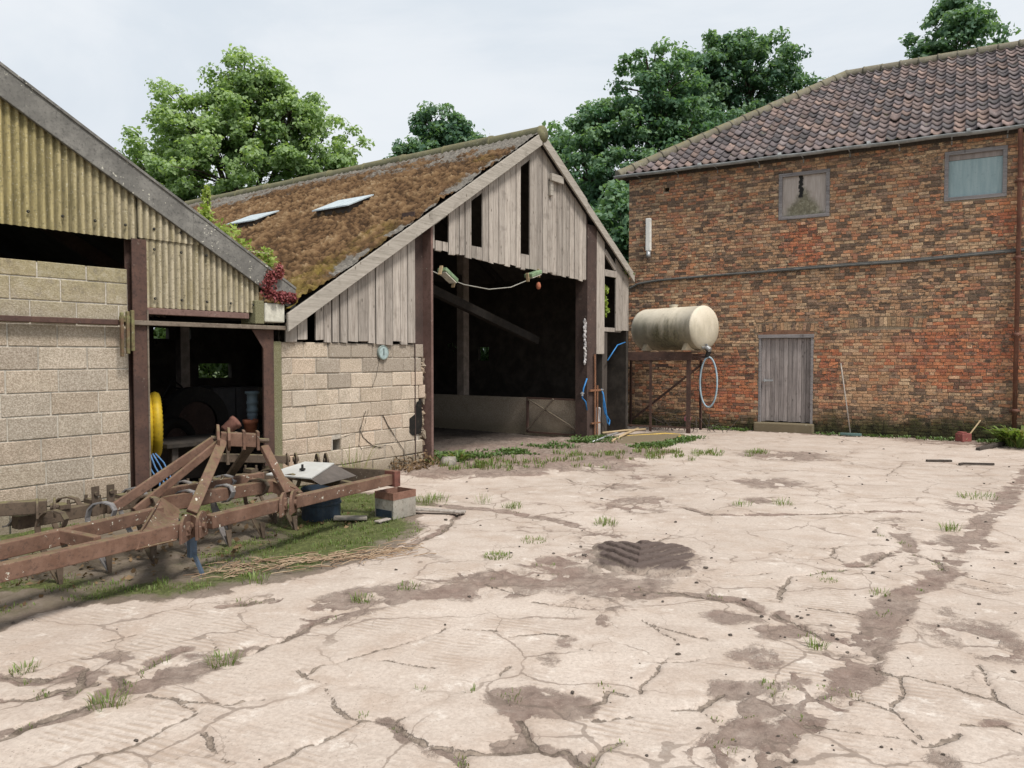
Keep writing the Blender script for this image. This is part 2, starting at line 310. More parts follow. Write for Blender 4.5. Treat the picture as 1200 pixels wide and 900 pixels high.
def M_pane():
    n=NB('boarded_pane');z=n.xyz(2);f=n.noise(3,5,.7);st=n.noise(4,5,.7,n.scale(6,6,.5))
    col=n.mix(n.mr(st,.3,.7),(.34,.29,.26),(.44,.39,.355))
    m=n.ma('ADD',n.ma('MULTIPLY',n.ma('ABSOLUTE',n.xyz(0)),1.3),n.ma('ADD',z,n.ma('MULTIPLY',n.ma('SUBTRACT',f,.5),.55)))
    col=n.mix(n.mr(m,.40,.75,.85,0),col,n.ramp(n.noise(12,5,.7),[(.3,(.06,.055,.03)),(.5,(.15,.14,.08)),(.7,(.34,.32,.24))]))
    dk=n.ma('MULTIPLY',n.mr(n.ma('ADD',n.ma('ABSOLUTE',n.ma('ADD',n.xyz(0),.07)),n.ma('MULTIPLY',n.ma('SUBTRACT',n.noise(9,4,.7),.5),.16)),.03,.06,1,0),n.mr(z,.36,.42,0,1))
    col=n.mix(dk,col,(.012,.011,.01));n.bump(st,.2,.003);return n.done(col,.7,0,.3)
def M_panel(name,a,b):
    n=NB(name);st=n.noise(3,5,.65,n.scale(5,5,.5));f=n.noise(20,4,.7);col=n.mix(n.mr(st,.3,.7),a,b);col=n.mix(n.ma('MULTIPLY',n.mr(f,.55,.7),.3),col,tuple(v*.5 for v in a));return n.done(col,.5,0,.35)
STRIPS=[(0.05,[(-2.34,3.34),(-2.3,3.39),(-2.26,3.49),(-2.21,3.55),(-2.14,3.61),(-2.08,3.69),(-2.03,3.78)]),
(0.11,[(-2.03,3.78),(-1.97,3.89),(-1.9,3.97),(-1.83,4.06),(-1.72,4.14),(-1.61,4.23),(-1.53,4.39)]),
(0.045,[(-1.53,4.39),(-1.43,4.55),(-1.33,4.73),(-1.23,4.98)]),
(0.16,[(-1.23,4.98),(-1.15,5.1),(-1.01,5.28)]),
(0.05,[(-2.72,4.06),(-2.59,4.02),(-2.46,4.0),(-2.39,4.08),(-2.35,4.17)]),
(0.03,[(-2.55,3.77),(-2.4,3.8),(-2.34,3.85),(-2.3,3.89),(-2.18,3.95)]),
(0.04,[(-2.35,4.17),(-2.25,3.95),(-2.24,3.83)]),
(0.06,[(-2.1,4.06),(-2.02,4.11),(-1.99,4.27),(-1.91,4.42)]),
(0.03,[(-2.1,4.06),(-1.98,3.9)]),
(0.05,[(-2.01,5.19),(-1.84,5.28),(-1.69,5.37)]),
(0.03,[(-0.23,3.26),(-0.21,3.09)]),
(0.04,[(-0.6,3.53),(-0.54,3.49),(-0.48,3.41),(-0.38,3.33),(-0.23,3.26),(-0.18,3.26),(-0.09,3.26),(0.0,3.28),(0.1,3.29)]),
(0.035,[(0.03,3.55),(0.06,3.41),(0.1,3.29),(0.24,3.28),(0.27,3.22),(0.32,3.12)]),
(0.05,[(0.32,3.12),(0.36,3.26),(0.39,3.31),(0.46,3.34)]),
(0.07,[(0.87,5.53),(1.06,5.49),(1.22,5.45),(1.36,5.37),(1.57,5.26),(1.66,5.1)]),
(0.14,[(1.1,3.83),(1.22,3.85),(1.34,3.89),(1.47,3.95)]),
(0.12,[(1.04,3.49),(1.15,3.59),(1.25,3.69),(1.37,3.8)]),
(0.1,[(0.86,3.19),(0.98,3.34),(1.12,3.49)]),
(0.11,[(1.03,3.09),(1.14,3.26),(1.22,3.34),(1.32,3.47)]),
(0.15,[(1.32,3.47),(1.44,3.6),(1.58,3.77),(1.73,3.98),(1.95,4.29)]),
(0.16,[(1.95,4.29),(2.14,4.55),(2.31,4.77),(2.48,5.01),(2.7,5.28)]),
(0.15,[(2.7,5.28),(2.95,5.53),(3.27,5.83),(3.53,6.14)]),
(0.13,[(3.53,6.14),(3.79,6.49),(4.33,7.17),(4.82,7.8),(5.71,8.85),(7.15,10.73),(8.24,12.0)]),
(0.1,[(1.58,4.7),(1.77,4.62),(1.98,4.58),(2.1,4.55)]),
(0.06,[(1.75,5.01),(1.8,4.77),(1.86,4.58)]),
(0.05,[(1.93,8.64),(2.14,8.22),(2.74,8.18),(3.39,8.27),(4.05,8.36),(4.46,8.36)]),
(0.05,[(3.47,6.54),(3.54,6.35),(3.48,6.09)]),
(0.07,[(2.75,6.14),(2.91,6.22),(3.17,6.54),(3.32,6.66)]),
(0.05,[(-1.01,6.75),(-0.84,7.0),(-0.69,7.41),(-0.62,7.92),(-0.57,8.5)]),
(0.12,[(-1.17,8.95),(-0.65,8.69),(-0.16,8.45),(0.16,8.18),(0.45,7.96),(0.77,7.6),(1.01,7.23)]),
(0.3,[(-1.17,5.22),(-0.97,5.41),(-0.69,5.61),(-0.39,5.72),(-0.13,5.83)]),
(0.22,[(-0.13,5.83),(0.14,6.07),(0.43,6.32),(0.73,6.54)]),
(0.3,[(0.0,5.83),(0.33,5.97),(0.58,5.79),(0.88,5.57)]),
(0.08,[(3.89,7.64),(3.66,7.06),(3.5,6.69)])]
CRACKS=[(0.012,[(-1.81,3.14),(-1.75,3.25),(-1.65,3.32),(-1.6,3.43),(-1.58,3.49),(-1.52,3.6),(-1.51,3.66),(-1.64,3.75),(-1.83,3.81)]),
(0.007,[(-1.58,3.38),(-1.55,3.42)]),
(0.006,[(-1.61,3.75),(-1.36,3.74),(-1.3,3.78),(-1.24,3.78)]),
(0.014,[(-1.43,3.43),(-1.35,3.33),(-1.3,3.28),(-1.18,3.19)]),
(0.014,[(-1.18,4.13),(-1.09,4.04),(-0.98,3.95),(-0.94,3.95),(-0.85,3.93),(-0.72,3.93),(-0.55,3.88),(-0.37,3.81),(-0.29,3.83),(-0.21,3.93),(-0.11,4.04),(-0.01,4.17)]),
(0.006,[(-1.1,4.06),(-1.05,4.18),(-0.96,4.21),(-0.85,4.33),(-0.69,4.47),(-0.54,4.6),(-0.42,4.79)]),
(0.008,[(-0.74,4.28),(-0.59,4.22),(-0.44,4.17)]),
(0.02,[(-0.96,3.88),(-0.89,3.7),(-0.81,3.6),(-0.73,3.55),(-0.6,3.53)]),
(0.018,[(-0.55,3.51),(-0.49,3.61),(-0.42,3.71),(-0.34,3.78),(-0.29,3.83)]),
(0.01,[(-0.73,3.55),(-0.78,3.44),(-0.85,3.34),(-0.93,3.28),(-0.96,3.22),(-1.03,3.15)]),
(0.012,[(-0.17,3.88),(-0.06,3.81),(0.0,3.75)]),
(0.015,[(0.4,4.46),(0.55,4.39),(0.7,4.29),(0.83,4.21),(0.9,4.21),(1.0,4.21),(1.12,4.29)]),
(0.012,[(0.83,4.91),(0.93,4.71),(1.0,4.55),(0.9,4.33),(0.85,4.21),(0.78,4.06),(0.69,3.95),(0.65,3.85)]),
(0.016,[(0.34,3.7),(0.45,3.75),(0.49,3.88),(0.59,3.83)]),
(0.01,[(0.39,3.55),(0.48,3.56),(0.57,3.58)]),
(0.014,[(0.79,3.66),(0.91,3.65),(1.0,3.75),(1.09,3.83)]),
(0.014,[(0.91,3.64),(0.95,3.51),(1.01,3.49)]),
(0.012,[(1.78,5.28),(1.86,5.26),(2.01,5.12),(2.2,5.06),(2.38,4.98)]),
(0.008,[(1.97,5.57),(1.87,5.26)]),
(0.018,[(1.98,4.17),(2.06,4.06),(2.12,4.05)]),
(0.012,[(2.12,4.05),(2.28,3.91),(2.31,3.8),(2.39,3.75),(2.44,3.61),(2.47,3.55)]),
(0.008,[(2.07,4.04),(2.0,3.9),(1.85,3.66)]),
(0.012,[(1.68,3.83),(1.77,3.73),(1.85,3.64),(1.85,3.57),(1.83,3.43),(1.83,3.33)]),
(0.014,[(1.36,3.49),(1.46,3.45),(1.58,3.4),(1.67,3.36),(1.78,3.32),(1.81,3.26),(1.91,3.29),(2.01,3.37)]),
(0.014,[(2.09,3.49),(2.17,3.49),(2.26,3.49),(2.29,3.39)]),
(0.02,[(1.87,5.33),(2.0,5.63),(2.16,5.83),(2.36,5.9),(2.65,6.07)]),
(0.016,[(2.74,6.27),(2.71,6.49),(2.84,6.75),(3.02,6.9)]),
(0.01,[(2.73,6.78),(3.01,6.72),(3.19,6.63)]),
(0.012,[(3.65,7.64),(3.5,7.27),(3.58,7.1),(3.53,6.75)]),
(0.012,[(3.83,6.49),(4.02,6.4),(4.25,6.35)]),
(0.01,[(2.05,7.52),(2.32,7.6),(2.49,7.72)]),
(0.012,[(5.35,10.96),(5.76,11.55),(6.27,12.29)]),
(0.014,[(3.48,5.97),(3.57,5.79),(3.78,5.63)]),
(0.012,[(2.75,5.97),(2.87,5.9),(2.92,5.74)]),
(0.012,[(1.28,6.84),(1.38,7.06),(1.68,7.52)]),
(0.012,[(-0.26,5.72),(-0.06,5.57),(0.09,5.43)]),
(0.01,[(0.15,5.28),(0.35,5.22),(0.57,5.1)]),
(0.012,[(0.0,4.62),(0.21,4.7),(0.34,4.62)]),
(0.008,[(-0.32,4.77),(-0.21,4.73),(0.0,4.73)]),
(0.01,[(0.87,4.85),(1.05,4.67),(1.17,4.53)]),
(0.008,[(-2.94,4.35),(-2.71,4.46),(-2.43,4.55),(-2.31,4.67)]),
(0.008,[(-1.9,4.39),(-1.74,4.42),(-1.83,4.62)]),
(0.01,[(2.26,6.6),(2.37,6.4),(2.58,6.4)]),
(0.008,[(1.59,5.9),(1.85,5.88),(1.99,5.92)]),
(0.01,[(1.45,8.95),(2.0,9.4),(2.49,9.7)]),
(0.01,[(0.72,10.73),(1.14,9.7),(1.41,10.36)]),
(0.01,[(2.58,4.17),(2.49,3.95),(2.39,3.75)])]
BLOBS=[(0.13,3.72,0.19,0.15,2.4),(0.38,3.73,0.08,0.06,0.7),(0.58,4.93,0.08,0.11,1.1),(0.33,4.49,0.11,0.14,0.75),(0.19,4.23,0.07,0.12,0.6),(0.59,5.28,0.36,0.26,0.62),(-2.27,4.29,0.16,0.12,1.0),(-2.27,4.11,0.09,0.07,0.8),(-1.81,4.06,0.18,0.13,1.0),(-1.78,4.27,0.12,0.1,0.8),(-2.41,4.0,0.11,0.06,0.9),(1.38,4.29,0.19,0.2,0.85),(1.44,4.93,0.22,0.15,0.85),(1.59,4.62,0.12,0.1,0.9),(1.37,3.8,0.11,0.09,0.9),(1.38,3.55,0.06,0.07,0.9),(1.21,3.7,0.08,0.06,0.8),(0.92,3.26,0.08,0.05,0.7),(2.82,4.55,0.38,0.42,0.78),(2.93,5.01,0.23,0.17,0.6),(3.44,5.57,0.38,0.17,0.6),(1.81,3.17,0.09,0.11,0.95),(2.2,3.5,0.1,0.05,0.8),(4.73,13.26,0.86,0.7,1.0),(3.51,10.29,0.55,0.49,1.0),(2.94,9.06,0.28,0.27,0.95),(5.19,8.59,0.34,0.44,0.9),(4.19,7.0,0.31,0.39,1.0),(3.91,6.84,0.23,0.25,0.9),(1.43,8.85,0.61,0.62,0.82),(0.79,7.1,0.24,0.4,0.85),(1.51,10.02,0.45,0.4,0.7),(2.76,10.73,0.36,0.38,0.6),(0.34,7.6,0.34,0.19,0.65),(-0.29,6.54,0.37,0.17,0.5),(0.31,5.57,0.44,0.21,0.8),(-0.38,5.57,0.5,0.29,0.95),(1.1,5.79,0.19,0.22,0.8),(1.12,6.27,0.53,0.53,0.9),(0.63,5.57,0.38,0.21,0.8),(1.69,3.75,0.08,0.09,0.3),(3.99,7.92,0.27,0.21,0.6),(4.12,9.7,0.43,0.31,0.5),(5.49,12.0,0.54,0.38,0.5),(7.1,12.0,0.67,0.38,0.5),(2.07,6.84,0.23,0.12,0.4),(8.59,15.73,0.79,1.48,0.9),(9.16,14.67,0.65,0.85,0.9),(1.92,10.73,0.48,0.46,0.75),(1.34,12.0,0.94,0.76,0.9),(0.3,13.62,1.37,1.23,1.0)]
MOSSEDGE=[(-3.66,4.06),(-3.22,4.77),(-3.12,5.15),(-2.89,5.26),(-2.69,5.31),(-2.41,5.37),(-2.11,5.57),(-1.93,5.74),(-1.73,5.92),(-1.39,6.22),(-1.18,6.6),(-1.0,7.17),(-0.95,7.72),(-1.12,8.36)]
MOUND=[(-1.92,10.73),(-1.6,11.04),(-0.95,10.58),(-0.24,10.73),(0.49,10.96),(1.18,11.72),(1.95,12.5),(2.89,13.62),(2.67,14.96),(1.63,16.24),(-1.58,15.73)]
# ================================================================== materials
MT={}
MT['yard']=M_concrete_yard()
MT['blockL']=M_block('concrete_block',(1.13,1.15,1.28),alg=2.05)
MT['blockM']=M_block('pale_block',(1.18,1.19,1.31),lich=.6)
MT['pierw']=M_block('mossy_pier',(.42,.42,.27),lich=.1)
MT['mortarL']=M_mortar((.66,.61,.53));MT['mortarM']=M_mortar((.56,.51,.44));MT['mortarB']=M_mortar((.40,.315,.225))
MT['brick']=M_brick();MT['tile']=M_tile();MT['moss']=M_moss()
MT['corr']=M_corr('corrugated_cement_sheet',(.44,.385,.285),(.30,.255,.16),(.09,.08,.055))
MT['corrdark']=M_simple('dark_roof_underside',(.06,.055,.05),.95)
MT['barge']=M_rust('cement_bargeboard',(.25,.24,.22),(.14,.135,.125),.6,(.04,.04,.04),.35)
MT['plank']=M_wood('weathered_board',(.27,.235,.205),(.45,.405,.36),(.085,.07,.056),1.35)
MT['plank2']=M_wood('weathered_barge_timber',(.32,.29,.25),(.46,.42,.37),(.13,.11,.085),axis='x')
MT['oldwood']=M_wood('grey_door_board',(.20,.175,.168),(.36,.32,.305),(.065,.055,.05),1.2)
MT['framewood']=M_wood('grey_frame_timber',(.20,.185,.185),(.30,.28,.28),(.09,.08,.08),axis='x')
MT['darkwood']=M_wood('dark_timber',(.06,.05,.043),(.10,.085,.075),(.03,.025,.02));MT['gloom']=M_simple('shade_dark_timber',(.022,.019,.017),.95)  # roof truss timber darkened, the barn's gloom put into its colour
MT['palewood']=M_wood('bare_pole_wood',(.42,.31,.18),(.52,.40,.25),(.2,.14,.08),axis='x')
MT['steelrust']=M_rust('rusty_stanchion',(.085,.05,.042),(.12,.068,.052),.05,(.03,.024,.022),.1)
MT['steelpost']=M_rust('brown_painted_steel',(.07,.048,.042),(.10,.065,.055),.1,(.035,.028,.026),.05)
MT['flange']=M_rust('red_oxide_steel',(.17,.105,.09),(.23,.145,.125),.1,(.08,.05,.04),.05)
MT['machine']=M_rust('rusty_machine_paint',(.135,.074,.050),(.21,.125,.09),.6,(.07,.046,.037),.28)
MT['machdark']=M_rust('dark_greasy_steel',(.10,.072,.052),(.15,.11,.08),.15,(.035,.028,.022),.5)
MT['spring']=M_rust('bare_spring_steel',(.25,.25,.26),(.17,.15,.14),.05,(.07,.055,.05),.1)
MT['rail']=M_rust('weathered_rail',(.17,.135,.105),(.23,.19,.15),.2,(.06,.045,.035),.2)
MT['standrust']=M_rust('brown_stand_steel',(.085,.052,.043),(.13,.075,.058),.08,(.035,.027,.024),.1)
MT['galv']=M_simple('galvanised',(.42,.43,.44),.45,.5,.2,5)
MT['zinc']=M_simple('grey_plastic_gutter',(.27,.28,.28),.6,0,.25,6)
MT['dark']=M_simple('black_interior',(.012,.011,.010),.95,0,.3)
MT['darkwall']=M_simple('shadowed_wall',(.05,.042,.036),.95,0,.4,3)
MT['panel']=M_block('concrete_panel',(.80,.70,.60),lich=.05)
MT['white']=M_simple('white_paint',(.72,.71,.67),.6,0,.08,3,dirt=(.3,.27,.2))
MT['lead']=M_simple('white_lichen_concrete',(.58,.56,.48),.9,0,.2,10,dirt=(.25,.23,.15))
MT['tank']=M_tank()
MT['blueplastic']=M_simple('blue_hose',(.04,.20,.48),.45,0,.2,8,dm=.1)
MT['greyhose']=M_simple('blue_grey_hose',(.32,.42,.48),.45,0,.2,9,dm=.2)
MT['yellow']=M_simple('yellow_plastic',(.50,.34,.02),.55,0,.2,5,dm=.3)
MT['drum']=M_simple('faded_navy_drum',(.030,.048,.072),.6,0,.35,6,dirt=(.1,.085,.06))
MT['terra']=M_simple('terracotta',(.36,.13,.075),.85,0,.2,8)
MT['bluegrey']=M_simple('blue_grey_plastic',(.21,.28,.33),.5,0,.12,5,dm=.2)
MT['greenlamp']=M_simple('faded_green_enamel',(.20,.29,.17),.6,0,.3,9)
MT['rope']=M_simple('blue_rope',(.10,.22,.42),.8,0,.2,30)
MT['cable']=M_simple('grey_cable',(.10,.10,.095),.7,0,.2,8)
MT['palecable']=M_simple('pale_cable',(.34,.33,.29),.6,0,.1,8)
MT['black']=M_simple('black_rubber',(.018,.018,.018),.7,0,.2,8)
MT['sheet']=M_simple('pale_sheet_steel',(.47,.47,.45),.5,0,.1,4,dirt=(.35,.3,.22))
MT['sheetdark']=M_simple('dark_sheet_underside',(.10,.085,.075),.8,0,.2,6)
MT['boxred']=M_rust('rust_band',(.20,.105,.075),(.28,.155,.115),.1,(.12,.06,.04),.1)
MT['boxgrey']=M_rust('grey_box_paint',(.30,.285,.25),(.40,.37,.32),.1,(.13,.10,.075),.1)
MT['mud']=M_simple('dark_mud',(.20,.16,.14),.98,0,.45,14,dirt=(.04,.032,.03),dm=.8)
MT['stone']=M_simple('field_stone',(.26,.235,.20),.9,0,.3,14)
MT['pebble']=M_simple('dark_pebble',(.10,.082,.07),.95,0,.4,20)
MT['redbrickbit']=M_simple('red_plastic',(.28,.09,.08),.7,0,.2,8)
MT['pink']=M_simple('pink_plastic',(.55,.20,.24),.5,0,.1,6)
MT['bark']=M_bark()
MT['leafA']=M_leaf('maple_leaf',(.09,.15,.065),(.22,.325,.14),(.40,.51,.26),.42)
MT['leafB']=M_leaf('dark_leaf',(.042,.10,.062),(.10,.195,.115),(.225,.34,.195),.4)
MT['leafC']=M_leaf('bluish_leaf',(.042,.10,.066),(.10,.19,.12),(.22,.33,.20),.4)
MT['creeper']=M_leaf('lime_leaf',(.20,.27,.05),(.30,.38,.09),(.42,.50,.15),.35)
MT['weed']=M_leaf('weed_leaf',(.24,.19,.09),(.14,.21,.055),(.25,.33,.11),.35)
MT['nettle']=M_leaf('nettle_leaf',(.06,.095,.03),(.10,.165,.05),(.17,.25,.09),.3)
MT['redleaf']=M_leaf('red_leaf',(.16,.035,.04),(.25,.065,.07),(.34,.12,.11),.2)
MT['straw']=M_leaf('dry_straw',(.22,.14,.09),(.34,.24,.155),(.42,.32,.22),.1,.9)
MT['deadleaf']=M_leaf('dead_leaf',(.10,.06,.035),(.17,.11,.06),(.26,.18,.10),.1,.9)
MT['crackfill']=M_simple('deep_crack',(.05,.04,.03),.95);MT['pane']=M_pane();MT['bluepanel']=M_panel('blue_grey_panel',(.235,.325,.345),(.31,.40,.415))
MT['glass']=M_panel('dusty_rooflight',(.34,.40,.43),(.52,.58,.60))
MT['land']=M_simple('rough_grass_land',(.07,.10,.03),.95,0,.4,1)
# ================================================================== world, sun, camera
w=bpy.data.worlds.new('World');sc.world=w;w.use_nodes=True;nt=w.node_tree;nt.nodes.clear()
SUN_EL,SUN_AZ=R(58),R(140)          # azimuth clockwise from +Y
sky=nt.nodes.new('ShaderNodeTexSky');sky.sky_type='NISHITA';sky.sun_disc=False;sky.sun_elevation=SUN_EL;sky.sun_rotation=SUN_AZ;sky.air_density=1.2;sky.dust_density=2
tc=nt.nodes.new('ShaderNodeTexCoord');mp=nt.nodes.new('ShaderNodeMapping');mp.inputs['Scale'].default_value=(1.3,1.3,3.4);nt.links.new(tc.outputs['Generated'],mp.inputs[0])
def wn(sc_,det,rough,dist=0):
    n=nt.nodes.new('ShaderNodeTexNoise');n.inputs['Scale'].default_value=sc_;n.inputs['Detail'].default_value=det;n.inputs['Roughness'].default_value=rough;n.inputs['Distortion'].default_value=dist;nt.links.new(mp.outputs[0],n.inputs['Vector']);return n.outputs['Fac']
def wr(x,a,b,c,d):
    n=nt.nodes.new('ShaderNodeMapRange');n.interpolation_type='SMOOTHSTEP'
    nt.links.new(x,n.inputs[0])
    for i,v in enumerate((a,b,c,d)):n.inputs[i+1].default_value=v
    return n.outputs[0]
cl=nt.nodes.new('ShaderNodeMix');cl.data_type='RGBA';nt.links.new(wr(wn(1.5,6,.55,.5),.36,.62,0,1),cl.inputs[0]);cl.inputs[6].default_value=(.735,.80,.87,1);cl.inputs[7].default_value=(.86,.90,.945,1)
bg1=nt.nodes.new('ShaderNodeBackground');nt.links.new(sky.outputs[0],bg1.inputs[0]);bg1.inputs[1].default_value=.10
bg2=nt.nodes.new('ShaderNodeBackground');nt.links.new(cl.outputs[2],bg2.inputs[0]);bg2.inputs[1].default_value=1.0
mxs=nt.nodes.new('ShaderNodeMixShader');nt.links.new(wr(wn(.9,5,.5,.3),.25,.5,.86,.97),mxs.inputs[0]);nt.links.new(bg1.outputs[0],mxs.inputs[1]);nt.links.new(bg2.outputs[0],mxs.inputs[2])
wo=nt.nodes.new('ShaderNodeOutputWorld');nt.links.new(mxs.outputs[0],wo.inputs[0])
ld=bpy.data.lights.new('sun','SUN');ld.energy=4.0;ld.angle=R(13);ld.color=(1,.95,.88);lo=bpy.data.objects.new('sun',ld);COL.objects.link(lo)
sd=Vector((math.sin(SUN_AZ)*math.cos(SUN_EL),math.cos(SUN_AZ)*math.cos(SUN_EL),math.sin(SUN_EL)));lo.rotation_euler=sd.to_track_quat('Z','Y').to_euler();lo.location=(10,-10,20)
cd=bpy.data.cameras.new('camera');cam=bpy.data.objects.new('camera',cd);COL.objects.link(cam);sc.camera=cam
cd.sensor_fit='HORIZONTAL';cd.sensor_width=36;cd.lens=36*900/1200;cd.clip_end=3000;cd.clip_start=.05
cam.location=(0,0,1.7);cam.rotation_euler=(R(90)-math.atan(32/900),0,0)
sc.view_settings.view_transform='Standard';sc.view_settings.look='None';sc.view_settings.exposure=0;sc.view_settings.gamma=1
# ================================================================== ground
g=MB();g.box(-900,900,-900,900,-1.0,-.09);solo('ground','',None,g,MT['land'],kind='structure')
xs=np.concatenate([np.arange(-14,-7,.12),np.arange(-7,-3,.03),np.arange(-3,3.6,.0165),np.arange(3.6,11.5,.03),np.arange(11.5,17,.12)])
ys=np.concatenate([np.arange(-4,2.7,.15),np.arange(2.7,6.6,.0165),np.arange(6.6,11,.025),np.arange(11,20,.035),np.arange(20,27,.25)])
X,Y=np.meshgrid(xs,ys);nx,ny=len(xs),len(ys);X=X.ravel();Y=Y.ravel()
wx=X+(fbm(X*3,Y*3,11)-.5)*.16+(fbm(X*14,Y*14,12,3)-.5)*.05;wy=Y+(fbm(X*3,Y*3,21)-.5)*.16+(fbm(X*14,Y*14,22,3)-.5)*.05
def segdist(pts,m,px,py):
    P=np.array(pts);lo_=P.min(0)-m;hi=P.max(0)+m
    idx=np.where((px>lo_[0])&(px<hi[0])&(py>lo_[1])&(py<hi[1]))[0]
    d=np.full(len(idx),9.0)
    qx,qy=px[idx],py[idx]
    for (ax,ay),(bx,by) in zip(pts[:-1],pts[1:]):
        vx,vy=bx-ax,by-ay;L=vx*vx+vy*vy+1e-9;t=np.clip(((qx-ax)*vx+(qy-ay)*vy)/L,0,1)
        d=np.minimum(d,np.hypot(qx-ax-t*vx,qy-ay-t*vy))
    return idx,d
dc=np.full(len(X),.2);dirt=np.zeros(len(X));cx_=X+(fbm(X*5,Y*5,31,4)-.5)*.09;cy_=Y+(fbm(X*5,Y*5,41,4)-.5)*.09
wvar=.5+1.1*vn(X*4,Y*4,77)
for hw,pts in CRACKS:
    i,d=segdist(pts,.3,cx_,cy_);dc[i]=np.minimum(dc[i],d-hw*.5*wvar[i]+.02*np.clip(.42-vn(X[i]*2.3,Y[i]*2.3,78),0,1)/.42)
for hw,pts in STRIPS:
    hw=hw*(.72 if hw>.1 else .9);i,d=segdist(pts,hw*3+.3,wx,wy);dirt[i]=np.maximum(dirt[i],1.02*np.clip(1.35-.75*d/hw,0,1))
    i,d=segdist(pts,.3,cx_,cy_);dc[i]=np.minimum(dc[i],d-.012*wvar[i]) if hw<.07 else dc[i]
for x,y,rx,ry,k in BLOBS:
    d=np.hypot((wx-x)/rx,(wy-y)/ry);dirt=np.maximum(dirt,k*np.clip(1.45-.85*d,0,1)*.80)
def inpoly(poly,px,py):
    c=np.zeros(len(px),bool);n=len(poly)
    for k in range(n):
        (x1,y1),(x2,y2)=poly[k],poly[(k+1)%n]
        if y1==y2:continue
        c^=((y1>py)!=(y2>py))&(px<(x2-x1)*(py-y1)/(y2-y1)+x1)
    return c
def soft(poly,s,px,py):
    i,d=segdist(poly+[poly[0]],60,px,py);o=np.empty(len(px));o[i]=d;o[inpoly(poly,px,py)]*=-1;return np.clip(.55-o/s,0,1)
MP=MOSSEDGE+[toworld('B',(-2.3,-1.2,0))[:2],toworld('B',(-2.4,.3,0))[:2],toworld('B',(-14,.3,0))[:2],(-14,2)]
ms=soft(MP,.35,wx,wy);dirt=np.maximum(dirt,ms*1.7)
a54=R(54);tb=(X+1.2992)*math.cos(a54)+(Y-12.002)*math.sin(a54);yb=-(X+1.2992)*math.sin(a54)+(Y-12.002)*math.cos(a54)
nz=fbm(X*1.1,Y*1.1,5)
moss=ms*np.clip(.52+1.5*(nz-.42),0,1)*1.05
for x,y,rx,ry,k in [(-1.55,7.3,.75,.45,.95),(-1.3,7.6,.45,.5,.9),(-2.3,6.9,.6,.3,.7),(-3.6,5.7,.8,.25,.75),(-1.2,9.0,.6,.6,.6),(-4.6,5.2,.8,.3,.6)]:
    d=np.hypot((wx-x)/rx,(wy-y)/ry);moss=np.maximum(moss,k*np.clip(1.4-.9*d,0,1))
mo=soft(MOUND,.4,wx,wy);dirt=np.maximum(dirt,mo*1.45)
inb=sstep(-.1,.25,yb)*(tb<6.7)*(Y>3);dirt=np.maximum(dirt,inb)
a30=FR['W'][1];sw=(X-2.9125)*math.cos(a30)+(Y-19.2341)*math.sin(a30);yw=-(X-2.9125)*math.sin(a30)+(Y-19.2341)*math.cos(a30)
damp=sstep(-.75,-.1,yw+(fbm(X*2,Y*2,61)-.5)*.8)*(sw>-1);dirt=np.maximum(dirt,damp*.8);moss=np.maximum(moss,damp*.45*(sw>4.4))
Z=(fbm(X*.5,Y*.5,3)-.5)*.05+(fbm(X*6,Y*6,4,3)-.5)*.008
dm=sstep(.35,.8,dirt)
Z=Z+dm*(-.008+(fbm(X*17,Y*17,8,3)-.5)*.03)-.012*np.clip(1-dc/.015,0,1)+mo*.09*fbm(X*3,Y*3,9)+ms*.03*fbm(X*5,Y*5,10)
def zat(x,y):
    i=min(max(np.searchsorted(ys,y),0),ny-1);j=min(max(np.searchsorted(xs,x),0),nx-1);return float(Z[i*nx+j])
J,I=np.meshgrid(np.arange(nx-1),np.arange(ny-1));b_=(I*nx+J).ravel()
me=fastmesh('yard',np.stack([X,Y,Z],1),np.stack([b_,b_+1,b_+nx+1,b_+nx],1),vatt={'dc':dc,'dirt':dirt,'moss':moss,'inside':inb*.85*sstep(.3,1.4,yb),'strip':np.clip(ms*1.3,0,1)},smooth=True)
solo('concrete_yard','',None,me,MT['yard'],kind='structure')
# ================================================================== generic wall pieces
def wall_core(mb,x0,x1,z0,z1,holes,y0,y1,col=None):
    xc=sorted({x0,x1,*[min(max(h[0],x0),x1) for h in holes],*[min(max(h[1],x0),x1) for h in holes]});zc=sorted({z0,z1,*[min(max(h[2],z0),z1) for h in holes],*[min(max(h[3],z0),z1) for h in holes]})
    def solid(i,j):
        if i<0 or j<0 or i>=len(xc)-1 or j>=len(zc)-1:return False
        cx,cz=(xc[i]+xc[i+1])/2,(zc[j]+zc[j+1])/2
        return not any(h[0]<cx<h[1] and h[2]<cz<h[3] for h in holes)
    for i in range(len(xc)-1):
        for j in range(len(zc)-1):
            if not solid(i,j):continue
            a,b,c,d=xc[i],xc[i+1],zc[j],zc[j+1]
            mb.add([(a,y0,c),(b,y0,c),(b,y0,d),(a,y0,d)],[(0,1,2,3)],col);mb.add([(a,y1,c),(b,y1,c),(b,y1,d),(a,y1,d)],[(3,2,1,0)],col)
            if not solid(i-1,j):mb.add([(a,y0,c),(a,y0,d),(a,y1,d),(a,y1,c)],[(0,1,2,3)],col)
            if not solid(i+1,j):mb.add([(b,y0,c),(b,y1,c),(b,y1,d),(b,y0,d)],[(0,1,2,3)],col)
            if not solid(i,j-1):mb.add([(a,y0,c),(a,y1,c),(b,y1,c),(b,y0,c)],[(0,1,2,3)],col)
            if not solid(i,j+1):mb.add([(a,y0,d),(b,y0,d),(b,y1,d),(a,y1,d)],[(0,1,2,3)],col)
